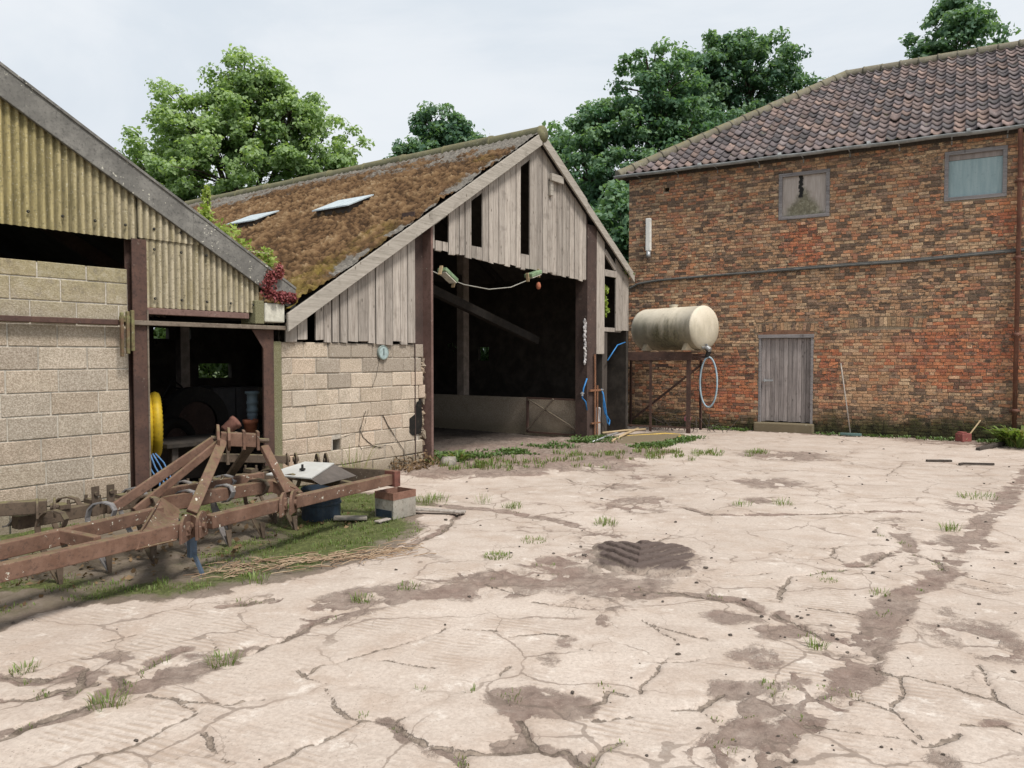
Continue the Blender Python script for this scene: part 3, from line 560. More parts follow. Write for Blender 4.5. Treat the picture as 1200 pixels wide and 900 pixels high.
def brickface(mb,x0,x1,z0,z1,y,prot,ch,col,rr,jit=.002,back=.03):
    j=lambda:rr.uniform(-jit,jit)
    yf=y-prot
    o=[(x0+j(),y+back,z0+j()),(x1+j(),y+back,z0+j()),(x1+j(),y+back,z1+j()),(x0+j(),y+back,z1+j())]
    m=[(p[0],yf+ch,p[2]) for p in o]
    f=[(p[0]+(ch if k in(0,3) else -ch),yf+j()*.6,p[2]+(ch if k<2 else -ch)) for k,p in enumerate(m)]
    mb.add(o+m+f,[(8,9,10,11),(4,5,9,8),(5,6,10,9),(6,7,11,10),(7,4,8,11),(0,1,5,4),(1,2,6,5),(2,3,7,6),(3,0,4,7)],col)
def sub_iv(a,b,holes):
    iv=[(a,b)]
    for h0,h1 in holes:
        nv=[]
        for p,q in iv:
            if h1<=p or h0>=q:nv.append((p,q))
            else:
                if h0>p:nv.append((p,h0))
                if h1<q:nv.append((h1,q))
        iv=nv
    return [(p,q) for p,q in iv if q-p>.03]
def courses(mb,x0,x1,z0,z1,ch,blen,joint,holes,y,prot,cham,colf,seed,pj=.004,headers=0,edge=None,jit=.002):
    rr=random.Random(seed);z=z0;k=0
    while z<z1-.02:
        zt=min(z+ch,z1);x=x0-(blen/2 if k%2 else 0)-rr.uniform(0,blen*.15);xe=x1 if edge is None else edge((z+zt)/2)
        hd=headers and k%headers==headers-1
        while x<xe:
            L=(blen/2 if (hd or (headers and rr.random()<.13)) else blen)*rr.uniform(.94,1.06)
            a,b=max(x,x0),min(x+L-joint,xe);x+=L
            if b-a<.03:continue
            for p,q in sub_iv(a,b,[(h[0],h[1]) for h in holes if h[2]<zt-.012 and h[3]>z+.012]):
                brickface(mb,p,q,z+joint/2,zt-joint/2,y,prot+rr.uniform(-pj,pj),cham,colf((p+q)/2,(z+zt)/2,rr),rr,jit)
        z=zt;k+=1
# ================================================================== LEFT (corrugated) barn, frame B
LB=Thing('corrugated_barn','corrugated cement barn on the left with concrete block front and open doorway','barn','B',(-6,0,0))
def lt(t):return 4.37-.553*(t+5.89) if t>-9.3 else 4.37-.553*(-9.3+5.89)+.553*(t+9.3)    # roof top line of the gable
pal=[(.42,.355,.26),(.46,.39,.29),(.38,.34,.27),(.48,.385,.285),(.36,.31,.24),(.44,.36,.26),(.50,.44,.34)]
def bcol(x,z,rr):
    c=rr.choice(pal);k=rr.uniform(.92,1.07);return tuple((v*.45+m*.55)*k for v,m in zip(c,(.405,.355,.285)))
mo_=MB();wall_core(mo_,-13.5,-4.73,-.05,2.615,[],.004,.2);LB.part('wall',mo_,MT['mortarL'])
bl=MB();courses(bl,-13.5,-4.735,0.0,2.63,.2245,.45,.013,[],0,.006,.006,bcol,3,.003)
LB.part('blockwork',bl,MT['blockL'])
# corrugated gable sheets
def corr_sheet(mb,x0,x1,zb,ztop,y,per=.073,amp=.011,stepx=.0092,seed=0,sheet=.92):
    rr=random.Random(seed);x=x0;vs=[];fs=[];cs=[]
    n=int((x1-x0)/stepx);sh={}
    for i in range(n+1):
        x=x0+(x1-x0)*i/n;k=int((x-x0)/sheet);off=sh.setdefault(k,rr.uniform(-.004,.004)) - (.006 if k%2 else 0)
        yy=y-amp*math.cos(2*math.pi*x/per)+off
        zt=ztop(x);vs+= [(x,yy,zb-.004*math.cos(2*math.pi*x/per)),(x,yy,max(zt,zb+.01))]
    for i in range(n):
        xm=x0+(x1-x0)*(i+.5)/n
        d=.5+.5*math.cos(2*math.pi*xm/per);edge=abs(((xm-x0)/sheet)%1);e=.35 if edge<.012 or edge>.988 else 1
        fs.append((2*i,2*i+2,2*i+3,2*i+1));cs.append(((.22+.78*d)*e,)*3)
    m=len(mb.v);mb.v.extend(vs);mb.f.extend([tuple(q+m for q in f) for f in fs]);mb.c.extend(cs)
tp=lambda t:lt(t)-.17
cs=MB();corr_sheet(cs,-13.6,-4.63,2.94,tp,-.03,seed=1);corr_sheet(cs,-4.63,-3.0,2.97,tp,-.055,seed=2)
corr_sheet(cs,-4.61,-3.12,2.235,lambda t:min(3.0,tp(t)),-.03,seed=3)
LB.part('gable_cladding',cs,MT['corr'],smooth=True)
for x in np.arange(-5.7,-3.2,.31):
    for z in (2.33,2.86,3.08):
        if z<tp(x)-.1 and (x>-4.55 or z>2.9):LB.part('bolt_head',MB().lathe((x,-.06,z),(0,-1,0),[(.016,0),(.014,.01),(.004,.014)],7),MT['black'])
# bargeboard along the verge, in lengths
bb=MB();L=[(-9.3,-7.6),(-7.62,-5.72),(-5.74,-4.0),(-4.02,-2.62)]
for k,(a,b) in enumerate(L):
    e=.006*(k%2)
    h0=.30;zz=lambda t:lt(t)
    for s in(1,-1):
        p=[(a,zz(a)-h0),(b,zz(b)-h0),(b,zz(b)+.005*k),(a,zz(a)+.005*k)]
        if s<0:p=[(-18.6-x,z) for x,z in p][::-1]
        bb.prism(p,-.10-e,-.062-e)
LB.part('bargeboard',bb,MT['barge'],bevel=.006)
bt=MB()
for k,(a,b) in enumerate(L):
    e=.003*k
    for s in(1,-1):
        q=[(a,-.115,lt(a)+.012+e),(b,-.115,lt(b)+.012+e),(b,.02,lt(b)+.022+e),(a,.02,lt(a)+.022+e)]
        q2=[(x,y,z-.03) for x,y,z in q]
        if s<0:q=[(-18.6-x,y,z) for x,y,z in q];q2=[(-18.6-x,y,z) for x,y,z in q2]
        bt.add(q+q2,[(0,1,2,3),(7,6,5,4),(0,4,5,1),(1,5,6,2),(2,6,7,3),(3,7,4,0)])
LB.part('verge_capping',bt,MT['barge'])
rf=MB()
for s in(1,-1):
    q=[(-9.3,.02,lt(-9.3)+.0),(-2.66,.02,lt(-2.66)),(-2.66,12.5,lt(-2.66)),(-9.3,12.5,lt(-9.3))];q2=[(x,y,z-.03) for x,y,z in q]
    if s<0:q=[(-18.6-x,y,z) for x,y,z in q];q2=[(-18.6-x,y,z) for x,y,z in q2]
    rf.add(q+q2,[(0,1,2,3),(7,6,5,4),(0,4,5,1),(1,5,6,2),(2,6,7,3),(3,7,4,0)])
LB.part('roof',rf,MT['corrdark'])
def ibeam(mb,x0,x1,y0,y1,z0,z1,tf=.018):
    ym=(y0+y1)/2;mb.box(x0,x0+tf,y0,y1,z0,z1);mb.box(x1-tf,x1,y0,y1,z0,z1);mb.box(x0+tf,x1-tf,ym-.008,ym+.008,z0,z1)
ps=MB();ps.box(-4.715,-4.555,-.075,-.06,0,2.95);ps.box(-4.715,-4.555,.07,.085,0,2.95);ps.box(-4.642,-4.628,-.06,.07,0,2.95)
LB.part('stanchion',ps,MT['steelrust'])
ps=MB();ps.box(-4.565,-4.548,-.085,-.0755,0,2.2);LB.part('stanchion_edge',ps,MT['rail'])
ps=MB();ps.box(-3.06,-2.91,-.03,-.015,0,2.05);ps.box(-2.99,-2.975,-.015,.1,0,2.05);ps.add([(-3.22,-.032,2.03),(-3.062,-.032,2.03),(-3.062,-.032,1.80),(-3.22,-.02,2.03),(-3.062,-.02,2.03),(-3.062,-.02,1.80)],[(0,1,2),(5,4,3),(0,3,4,1),(1,4,5,2),(2,5,3,0)]);LB.part('stanchion',ps,MT['steelrust'])
ra=MB();ra.box(-13.5,-4.79,-.10,-.04,2.03,2.085);LB.part('sliding_rail',ra,MT['steelrust'],bevel=.006)
ra=MB();ra.box(-4.788,-2.74,-.115,-.055,2.035,2.085);LB.part('sliding_rail',ra,MT['rail'],bevel=.006)
li=MB();li.box(-4.54,-3.27,-.045,.05,2.16,2.228);LB.part('lintel',li,MT['flange'],bevel=.005)
hg=MB()
for k,(x,c) in enumerate(((-4.885,0),(-4.83,1),(-4.785,0))):hg.box(x,x+.032,-.16-.012*k,-.125-.012*k,1.70+.03*k,2.16+.012*k)
hg.box(-4.89,-4.745,-.15,-.12,2.06,2.12);LB.part('door_hanger',hg,M_rust('mossy_hanger',(.22,.22,.10),(.15,.08,.055),.2),bevel=.006)
pd=MB();pd.box(-3.09,-2.80,-.115,.2,2.125,2.36);LB.part('padstone',pd,MT['lead'],bevel=.015)
pd=MB();pd.box(-3.22,-3.092,-.10,.2,2.10,2.385);LB.part('gutter_end',pd,MT['pierw'],bevel=.01)
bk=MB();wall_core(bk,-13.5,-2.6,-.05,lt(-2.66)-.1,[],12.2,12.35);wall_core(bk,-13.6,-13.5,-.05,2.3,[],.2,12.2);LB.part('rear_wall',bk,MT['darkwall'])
pu=MB()
for y in(2.5,5,7.5,10):
    pu.beam((-9.3,y,lt(-9.3)-.2),(-2.7,y,lt(-2.7)-.2),.08,.18);pu.beam((-13.5,y,2.4),(-2.8,y,2.5),.08,.15);pu.box(-4.7,-4.55,y-.07,y+.07,0,2.9)
LB.part('truss',pu,MT['steelpost'])
# ================================================================== TIMBER barn, frame B
TBn=Thing('timber_barn','open fronted timber boarded barn with moss covered roof in the middle of the yard','barn','B',(2,0,0))
AP,AZ=2.94,5.84
def rl(t):return AZ-.626*(AP-t) if t<AP else AZ-.606*(t-AP)
mw=MB();eR=lambda z:-.17+.05*math.sin(z*7)+(-.10 if .5<z<1.05 else 0)+.05*(z/1.9)
wall_core(mw,-2.76,-.24,-.05,1.86,[(-1.94,-1.80,.41,.57)],.006,.22);TBn.part('dwarf_wall',mw,MT['mortarM'])
palM=[(.46,.39,.29),(.50,.43,.33),(.42,.37,.29),(.52,.42,.31),(.47,.37,.275),(.54,.48,.385),(.40,.34,.26)]
def mcol(x,z,rr):
    c=rr.choice(palM);k=rr.uniform(.93,1.06)
    if z>1.35 and x>-2.2 and rr.random()<.55:c=(.20,.18,.145)
    if z<.5 and x<-1.9 and rr.random()<.7:c=(.43,.27,.17)
    return tuple((v*.5+m*.5)*k for v,m in zip(c,(.45,.40,.325)))
bm=MB();courses(bm,-2.77,-.1,0,1.895,.2105,.40,.010,[(-1.94,-1.80,.41,.57),],0,.008,.010,mcol,5,.006,edge=eR,jit=.006);TBn.part('blockwork',bm,MT['blockM'])
rb=MB();rr=random.Random(4)
for k in range(48):
    z=rr.uniform(.02,1.85);rb.blob((-.13+rr.uniform(-.03,.05)+.02*z,.10+rr.uniform(-.03,.05),z),rr.uniform(.03,.07),rr.uniform(.05,.09),rr.uniform(.035,.09),k,7,.45,tuple(v*.62 for v in rr.choice(palM)))
TBn.part('wall_rubble',rb,MT['blockM'])
m=MB();m.prism([(-.46,.55),(-.40,.50),(-.20,.52),(-.17,.7),(-.19,1.05),(-.30,1.0),(-.34,.82),(-.46,.76)],-.016,-.0145);TBn.part('gap_shade',m,MT['dark'])  # black sheet on the wall face, painting the dark of a gap
def crack(pts,w=.008):
    ck=MB();w*=.65
    rr=random.Random(len(pts)*7+int(w*1e4));ps=[]
    for (a,b),(c,d) in zip(pts[:-1],pts[1:]):
        for k in range(4):
            q=k/4;ps.append((a+(c-a)*q+rr.uniform(-.006,.006),b+(d-b)*q+rr.uniform(-.006,.006)))
    ps.append(pts[-1])
    for (a,b),(c,d) in zip(ps[:-1],ps[1:]):
        ww=w*rr.uniform(.5,1.4);L_=math.hypot(c-a,d-b)+1e-6;nx_,nz_=-(d-b)/L_*ww/2,(c-a)/L_*ww/2
        ck.add([(a+nx_,-.0135,b+nz_),(c+nx_,-.0135,d+nz_),(c-nx_,-.0135,d-nz_),(a-nx_,-.0135,b-nz_)],[(0,1,2,3)])
    TBn.part('wall_crack',ck,MT['crackfill'])
crack([(-1.07,1.7),(-1.13,1.45),(-1.22,1.25)],.014);crack([(-1.35,.93),(-1.46,.66),(-1.40,.56),(-1.2,.40),(-1.0,.38)],.018);crack([(-1.9,.57),(-1.7,.6),(-1.46,.64)],.010);crack([(-1.02,.85),(-.78,.52),(-.58,.30),(-.55,.05)],.018);crack([(-1.45,.40),(-1.05,.42),(-.85,.38),(-.72,.18)],.010);crack([(-1.46,.66),(-1.48,.45),(-1.43,.38)],.016);crack([(-1.3,.95),(-1.36,.75),(-1.42,.62)],.010)
pr_=MB();pr_.box(-2.905,-2.775,-.012,.2,0,1.895);TBn.part('end_pier',pr_,MT['pierw'],bevel=.012)
# boarding
gb=MB();rr=random.Random(9)
def board(x0,x1,zb,zt0,zt1,y,col):
    g_=.0065;vs=[]
    for yy in(y-.011,y+.013):vs+=[(x0+g_,yy,zb),(x1-g_,yy,zb+rr.uniform(-.012,.012)),(x1-g_,yy,zt1),(x0+g_,yy,zt0)]
    gb.add(vs,[(0,1,2,3),(7,6,5,4),(0,4,5,1),(1,5,6,2),(2,6,7,3),(3,7,4,0)],col)
HOL=[(.115,.43,3.52,.31,1),(1.01,1.31,3.54,.36,1),(2.42,2.70,3.56,.40,1),(-2.38,-2.25,1.93,.17,1)]
def edges(a,b,fixed):
    e=[a];fx=sorted(f for f in fixed if a<f<b)+[b]
    for f in fx:
        n=max(1,round((f-e[-1])/.165));s=e[-1];wd=[rr.uniform(.8,1.2) for _ in range(n)];t_=sum(wd);acc=0
        for q in wd:acc+=q;e.append(s+(f-s)*acc/t_)
    return e
def boards(a,b,zb):
    E_=edges(a,b,[h[k] for h in HOL for k in(0,1)]+[AP])
    for p,q in zip(E_[:-1],E_[1:]):
        m=(p+q)/2;y=-.03+rr.uniform(-.007,.007);c=(min(1,max(0,rr.gauss(.55,.22))),)*3;z0=zb(m)+rr.uniform(-.03,.025);q=q-(rr.uniform(.006,.018) if rr.random()<.3 else 0)
        T0,T1=rl(p)-.16,rl(q)-.16
        h=[h for h in HOL if h[0]-.01<m<h[1]+.01]
        if h:
            h=h[0]
            if h[2]-z0>.05:board(p,q,z0,h[2],h[2],y,c)
            board(p,q,0,0,0,9,c) if 0 else None
            vs=[];b0=rl(p)-h[3];b1=rl(q)-h[3]
            for yy in(y-.011,y+.013):vs+=[(p+.004,yy,b0),(q-.004,yy,b1),(q-.004,yy,T1),(p+.004,yy,T0)]
            gb.add(vs,[(0,1,2,3),(7,6,5,4),(0,4,5,1),(1,5,6,2),(2,6,7,3),(3,7,4,0)],c)
        else:board(p,q,z0,T0,T1,y,c)
boards(-.02,4.745,lambda t:3.37-.026*t);boards(-2.74,-.345,lambda t:1.905)
TBn.part('gable_boarding',gb,MT['plank'])
gb=MB();board(5.15,5.50,1.76,rl(5.15)-.16,rl(5.5)-.16,-.04,(.75,)*3);board(6.0,6.3,2.27,rl(6.0)-.14,rl(6.3)-.14,-.035,(.4,)*3);board(6.31,6.62,2.28,rl(6.31)-.14,rl(6.62)-.14,-.03,(.5,)*3)
TBn.part('side_boarding',gb,MT['plank'])
for gb in (MB().box(5.5,6.02,-.06,-.02,3.42,3.56),MB().box(5.5,6.3,-.02,.05,2.24,2.33),MB().beam((5.52,-.03,3.95),(6.0,-.03,3.62),.04,.12)):TBn.part('cross_rail',gb,MT['plank'],bevel=.004)
gb=MB();gb.box(5.5,5.72,0,.14,-.02,2.25);TBn.part('timber_post',gb,MT['darkwood'],bevel=.01)
gb=MB();gb.box(5.16,5.46,.0,.3,-.02,.62);TBn.part('stub_wall',gb,MT['blockM'],bevel=.03)
# verge boards
def slopebeam(a,b,dz0,dz1,y0,y1):
    m=MB();p=[(a,rl(a)+dz0),(b,rl(b)+dz0),(b,rl(b)+dz1),(a,rl(a)+dz1)]
    m.prism(p,y0,y1);return m
TBn.part('bargeboard',slopebeam(-2.80,AP-.03,-.235,-.005,-.185,-.145),MT['plank2'],bevel=.005)
TBn.part('bargeboard',slopebeam(AP+.02,4.55,-.22,-.01,-.18,-.14),MT['plank2'],bevel=.005)
TBn.part('bargeboard',slopebeam(4.56,6.66,-.22,-.03,-.17,-.135),MT['plank2'],bevel=.005)
m=MB();m.box(3.30,3.72,-.14,-.09,5.02,5.16);m.box(3.32,3.42,-.10,-.05,4.75,5.02);TBn.part('apex_bracket',m,MT['plank2'],bevel=.006)
# mossy roof slope: height field over the corrugated sheets
su=np.arange(0,6.72,.026);yv=np.arange(-.17,12.5,.026);S,V=np.meshgrid(su,yv);ns_,nv_=len(su),len(yv);S=S.ravel();V=V.ravel()
sl=math.atan(.626);cs_,sn_=math.cos(sl),math.sin(sl)
bare=np.clip(sstep(5.3,6.6,S)*.75+.85*sstep(.30,-.1,V)*sstep(.25,.6,vn(V*3,S*2.5,55))+.3*sstep(.9,.1,V)*vn(V*1.2,S*1.5,59)+.6*sstep(.5,.05,S)*vn(V*2,S*2,56)+.35*(fbm(S*.9,V*.9,57)>.63),0,1)
hh=np.maximum(0,fbm(S*14,V*14,51,3)-.36)*.15+np.maximum(0,fbm(S*2.2,V*2.2,52,3)-.45)*.10+np.maximum(0,fbm(S*30,V*30,54,2)-.42)*.05
hh=hh*(1-.72*bare);cor=.022*np.cos(2*np.pi*V/.146)
row=(S%1.45)/1.45
edge=.02*(fbm(V*6,S*0,58)-.5)
nrm=cor*(1-.55*np.clip(hh/.06,0,1))+hh-.018*row+edge
tt=-2.78+S*cs_-nrm*sn_;zz=AZ-.626*(AP+2.78)+S*sn_+nrm*cs_+.012
low=(S<.12);yel=np.clip(sstep(2.6,0,V)*.5+sstep(3.6,.2,S)*.30-.1+.25*sstep(6.0,6.6,S),0,1)
J,I=np.meshgrid(np.arange(ns_-1),np.arange(nv_-1));b_=(I*ns_+J).ravel()
me=fastmesh('roof',np.stack([tt-2,V,zz],1),np.stack([b_,b_+1,b_+ns_+1,b_+ns_],1),vatt={'h':hh,'bare':bare,'yel':yel},smooth=True)
TBn.part('roof_slope',me,MT['moss'])
m=MB();q=[(AP,-.15,AZ-.04),(AP,12.5,AZ-.04),(-2.8,12.5,rl(-2.8)-.04),(-2.8,-.15,rl(-2.8)-.04)];m.add(q+[(x,y,z-.03) for x,y,z in q],[(0,1,2,3),(7,6,5,4),(0,4,5,1),(1,5,6,2),(2,6,7,3),(3,7,4,0)])
q=[(AP,-.15,AZ+.0),(6.72,-.15,rl(6.72)+.0),(6.72,12.5,rl(6.72)+.0),(AP,12.5,AZ+.0)];m.add(q+[(x,y,z-.035) for x,y,z in q],[(0,1,2,3),(7,6,5,4),(0,4,5,1),(1,5,6,2),(2,6,7,3),(3,7,4,0)])
TBn.part('roof_sheeting',m,MT['corrdark'])
rg=MB()
for k in range(11):
    y0=-.19+k*1.16;e=.01*(k%2);rg.lathe((AP,y0,AZ-.045+e),(0,1,0),[(.0,0),(.15,0),(.155,.06),(.142,.08),(.14,1.19)],16)
TBn.part('ridge_capping',rg,M_rust('mossy_ridge',(.20,.19,.10),(.13,.12,.075),.2,(.07,.065,.05),.7),smooth=True)
for (t0,t1,y0,y1) in((.26,.76,2.08,2.96),(.32,.80,4.82,5.68)):
    f=MB();rz=lambda t:rl(t)+.02
    lift0,lift1=.17,.07
    q=[(t0,y0,rz(t0)+lift0),(t1,y0,rz(t1)+lift1),(t1,y1,rz(t1)+lift1),(t0,y1,rz(t0)+lift0)]
    b=[(x+.04*(1 if i in(0,3) else -1),y+.05*(1 if i<2 else -1),rz(x)-.05) for i,(x,y,z) in enumerate(q)]
    f.add(q+b,[(0,4,5,1),(1,5,6,2),(2,6,7,3),(3,7,4,0)]);fo=TBn.part('skylight',f,MT['sheetdark'])
    gl=MB()
    for k in range(3):
        a=y0-.04+(y1-y0+.08)*k/3;c=y0-.04+(y1-y0+.08)*(k+1)/3-.012
        gq=[(t0-.06,a,rz(t0-.06)+lift0+.012),(t1+.05,a,rz(t1+.05)+lift1+.012),(t1+.05,c,rz(t1+.05)+lift1+.012),(t0-.06,c,rz(t0-.06)+lift0+.012)]
        gl.add(gq+[(x,y,z-.022) for x,y,z in gq],[(0,1,2,3),(7,6,5,4),(0,4,5,1),(1,5,6,2),(2,6,7,3),(3,7,4,0)])
    TBn.part('glazing',gl,MT['glass'],fo)
# steel frame of the opening
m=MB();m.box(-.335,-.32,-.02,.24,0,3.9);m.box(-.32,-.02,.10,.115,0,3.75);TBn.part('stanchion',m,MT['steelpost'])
m=MB();m.box(-.018,.03,-.07,.24,0,3.78);TBn.part('stanchion_flange',m,MT['flange'],bevel=.004)  # reddish steel, lighter than the recessed web: its lit face put into the colour
m=MB();m.box(4.76,5.14,-.06,-.04,0,rl(5.1)-.12);m.box(4.76,4.78,-.04,.22,0,4.5);m.box(5.12,5.14,-.04,.22,0,4.4);TBn.part('stanchion',m,MT['steelpost'])
m=MB();m.tube([(5.0,-.11,.02),(5.0,-.11,1.35),(5.0,-.10,1.75)],.022,8);m.tube([(5.1,-.11,.02),(5.1,-.11,1.1)],.02,8);m.box(4.8,5.25,-.12,-.085,.98,1.02);m.box(4.86,5.22,-.12,-.085,.30,.33);TBn.part('water_pipe',m,M_rust('orange_rust_pipe',(.22,.10,.055),(.28,.14,.08),.05))
rg=random.Random(3);m=MB()
for k in range(22):m.blob((4.74+rg.uniform(-.03,.02),-.02,rg.uniform(1.55,2.45)),.03,.03,rg.uniform(.03,.06),k,6,.4)
TBn.part('flaking_render',m,MT['blockM'])
gss=M_simple('grey_post_steel',(.27,.225,.195),.9)  # even grey-brown tone of the interior posts
for y in(3.45,6.9,10.3):
    for x,h in((5.0,4.5),(0,3.8)):TBn.part('interior_post',MB().box(x-.1,x+.1,y-.1,y+.1,0,h),gss)
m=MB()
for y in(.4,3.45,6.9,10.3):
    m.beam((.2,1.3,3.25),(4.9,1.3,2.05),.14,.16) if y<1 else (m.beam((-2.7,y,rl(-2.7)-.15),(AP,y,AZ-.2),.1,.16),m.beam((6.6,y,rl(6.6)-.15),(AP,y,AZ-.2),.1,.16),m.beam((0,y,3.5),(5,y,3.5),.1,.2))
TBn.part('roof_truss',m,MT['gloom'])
m=MB();wall_core(m,.06,12.0,-.03,.80,[],0,.12)
m.v=[(5.0-y,x,z) for x,y,z in m.v];TBn.part('low_wall',m,MT['panel'])
SWH=[(6.0,6.42,.95,1.72),(3.95,4.3,1.6,1.95),(9.7,10.3,1.45,1.8)];m2=MB();wall_core(m2,.03,12.2,-.05,3.57,SWH,0,.1)
wallm=MB();wall_core(wallm,-2.6,6.7,-.05,3.0,[(3.62,4.7,1.08,1.50)]+[(1.2+.19*k,1.25+.19*k,2.05,2.08) for k in range(14)]+[(2.3,2.75,2.2,2.5),(3.0,3.4,2.2,2.5)],12.16,12.34)
wall_core(wallm,-2.6,6.7,3.0,3.8,[],12.16,12.34)
wallm.prism([(-.6,3.82),(6.5,3.82),(AP,AZ-.15)],12.17,12.33)
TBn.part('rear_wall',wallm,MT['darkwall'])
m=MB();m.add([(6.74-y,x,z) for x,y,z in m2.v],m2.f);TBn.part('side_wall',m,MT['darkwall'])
# ================================================================== BRICK building, frame W
BK=Thing('brick_building','two storey old red brick farm building with pantiled roof and plank door','building','W',(4,0,0))
EV=6.12
WH=[(3.18,4.36,0.0,2.25),(3.58,4.65,4.77,5.80),(6.83,7.91,4.86,5.86),(.90,1.03,5.69,5.79)]
m=MB();wall_core(m,0,13,-.05,EV,WH,.006,.32);BK.part('wall',m,MT['mortarB'])
m=MB();wall_core(m,-8.6,-.002,-.05,EV,[],0,.3);m.v=[(.006-0+y,-x,z) for x,y,z in m.v];BK.part('end_wall',m,MT['mortarB'])
B1=[(.40,.26,.15),(.44,.30,.185),(.35,.215,.125)];B2=[(.40,.165,.085),(.46,.195,.095),(.36,.135,.075)];B3=[(.27,.10,.06),(.30,.125,.085)];B4=[(.19,.135,.105),(.17,.14,.115)];B5=[(.06,.052,.047),(.085,.072,.06)];B6=[(.50,.385,.245),(.46,.35,.235)]
def kcol(x,z,rr):
    q=float(fbm(np.array([x*.9]),np.array([z*1.3]),71)[0]);p=float(fbm(np.array([x*2.1+9]),np.array([z*2.6]),72)[0])
    red=max(0,1.3-math.hypot((x-7.2)/1.5,(z-1.75)/.75))+max(0,1.2-math.hypot((x-4.1)/.55,(z-4.2)/.6))+max(0,1.1-math.hypot((x-2.4)/1.1,(z-1.0)/1.0))+max(0,1.0-math.hypot((x-4.7)/.4,(z-1.3)/.9))+max(0,.9-math.hypot((x-7.9)/.5,(z-4.4)/.7))
    wts=[4.0,1.3+4.5*red+3*max(0,q-.52)*4,1.0+2.2*red,1.6,1.25+6*max(0,p-.55)*4,1.4]
    if red>.6:wts[0]*=.45;wts[4]*=.35;wts[5]*=.4
    if 4.95<x<6.3 and z<2.3:wts=[5,1.2,.5,1.6,.3,.5]
    c=rr.choice(rr.choices([B1,B2,B3,B4,B5,B6],wts)[0]);k=rr.uniform(.82,1.12)
    zn=[.375,.21,.125] if red<.35 else [.42,.145,.075]
    t=.58 if c not in B5 else .74
    return tuple(min(.75,(v*t+zz*(1-t))*k*1.22) for v,zz in zip(c,zn))
def arch(mb,x0,x1,z,rise,h,n,y):
    rr=random.Random(int(x0*100))
    for i in range(n):
        u0=(i+.06)/n;u1=(i+.94)/n
        P=lambda u,e:(x0+(x1-x0)*u+(u-.5)*e*.35,z+rise*(1-(2*u-1)**2)+e)
        a,b,c,d=P(u0,0),P(u1,0),P(u1,h),P(u0,h);pr=.010+rr.uniform(-.003,.003)
        o=[(p[0],y+.03,p[1]) for p in(a,b,c,d)];f=[(p[0],y-pr,p[1]) for p in(a,b,c,d)]
        mb.add(o+f,[(4,5,6,7),(0,1,5,4),(1,2,6,5),(2,3,7,6),(3,0,4,7)],kcol((a[0]+b[0])/2,9,rr) if rr.random()<.7 else rr.choice(B1))
kb=MB()
AH=[(3.10,4.44,2.25,2.46),(4.95,6.55,2.29,2.54)]
courses(kb,0,13,0,EV,.069,.20,.009,WH+AH,0,.008,.005,kcol,8,.005,headers=4,jit=.004)
arch(kb,3.10,4.44,2.255,.04,.175,17,0);arch(kb,4.95,6.55,2.30,.05,.19,20,0)
BK.part('brickwork',kb,MT['brick'])
# roof tiles
PIT=math.atan(2.92/4.4);cp_,sp_=math.cos(PIT),math.sin(PIT)
def rp(x,s,n):return (x,-.16+s*cp_-n*sp_,EV+.05+s*sp_+n*cp_)   # along slope s, height n above it
LS=(4.4+.16)/cp_
tv=[];tf=[];tcol=[];rr=random.Random(12);PW=.205;GA=.292
prof=[(0,.052),(.10,.060),(.20,.046),(.36,.012),(.55,-.004),(.75,.004),(.92,.030),(1.06,.048)]
tpal=[(.235,.17,.16),(.27,.19,.175),(.21,.165,.17),(.30,.20,.175),(.17,.14,.145),(.26,.205,.20),(.36,.235,.19),(.14,.12,.125)]
rows=int(LS/GA)+1
for r in range(rows):
    s0=r*GA
    for c in range(-2,64):
        x0=-.2+c*PW+(rr.uniform(-.007,.007));sm=s0+GA*.6;dep=-.16+sm*cp_
        if x0+PW*.4<dep*.99-.05:continue
        if x0>12.9:break
        col=rr.choice(tpal);k=rr.uniform(.48,.90);g=sum(col)/3;col=tuple((v*.8+g*.2)*k for v in col)
        dz=rr.uniform(-.006,.006);sk=rr.uniform(-.008,.008);ds=rr.uniform(-.012,.012);L_=GA+.07
        if rr.random()<.012:dz+=.03;ds+=rr.uniform(-.12,.02)
        base=len(tv)
        for t_,lift in((0,.026),(.5,.012),(1,-.002)):
            for u,h in prof:
                tv.append(rp(x0+u*PW+sk*t_,min(s0+ds+t_*L_,LS+.02),h+lift+dz))
        for u,h in prof:tv.append(rp(x0+u*PW,s0+ds+.003,h+.026+dz-.016))
        n=len(prof)
        for a in range(2):
            for i in range(n-1):tf.append((base+a*n+i,base+a*n+i+1,base+(a+1)*n+i+1,base+(a+1)*n+i));tcol.append(col)
        for i in range(n-1):tf.append((base+3*n+i,base+3*n+i+1,base+i+1,base+i));tcol.append(tuple(v*.8 for v in col))
me=fastmesh('roof',np.array(tv)-np.array([4,0,0]),np.array(tf),np.array(tcol),smooth=True)
BK.part('roof',me,MT['tile'])
m=MB();zr=EV+.05+LS*sp_-.03
A=(-.2,-.16,EV+.0);Rg=(4.4,4.4,zr-.02);Rg2=(13,4.4,zr-.02);Bq=(-.2,9.0,EV);Bq2=(13,9.0,EV)
m.add([A,Rg,Bq],[(0,1,2)]);m.add([A,(13,-.16,EV),Rg2,Rg],[(0,1,2,3)]);m.add([Bq,Rg,Rg2,Bq2],[(0,1,2,3)]);BK.part('roof_underlay',m,MT['darkwall'])
hp=MB()
def ridge_run(p,q,n,mb):
    p=Vector(p);q=Vector(q);d=(q-p)/n
    for i in range(n):
        a=p+d*i;e=.008*(i%2);mb.lathe((a.x,a.y,a.z-.045+e),d,[(0,0),(.135,0),(.14,.04),(.128,.05),(.125,d.length+.01),(0,d.length+.011)],14)
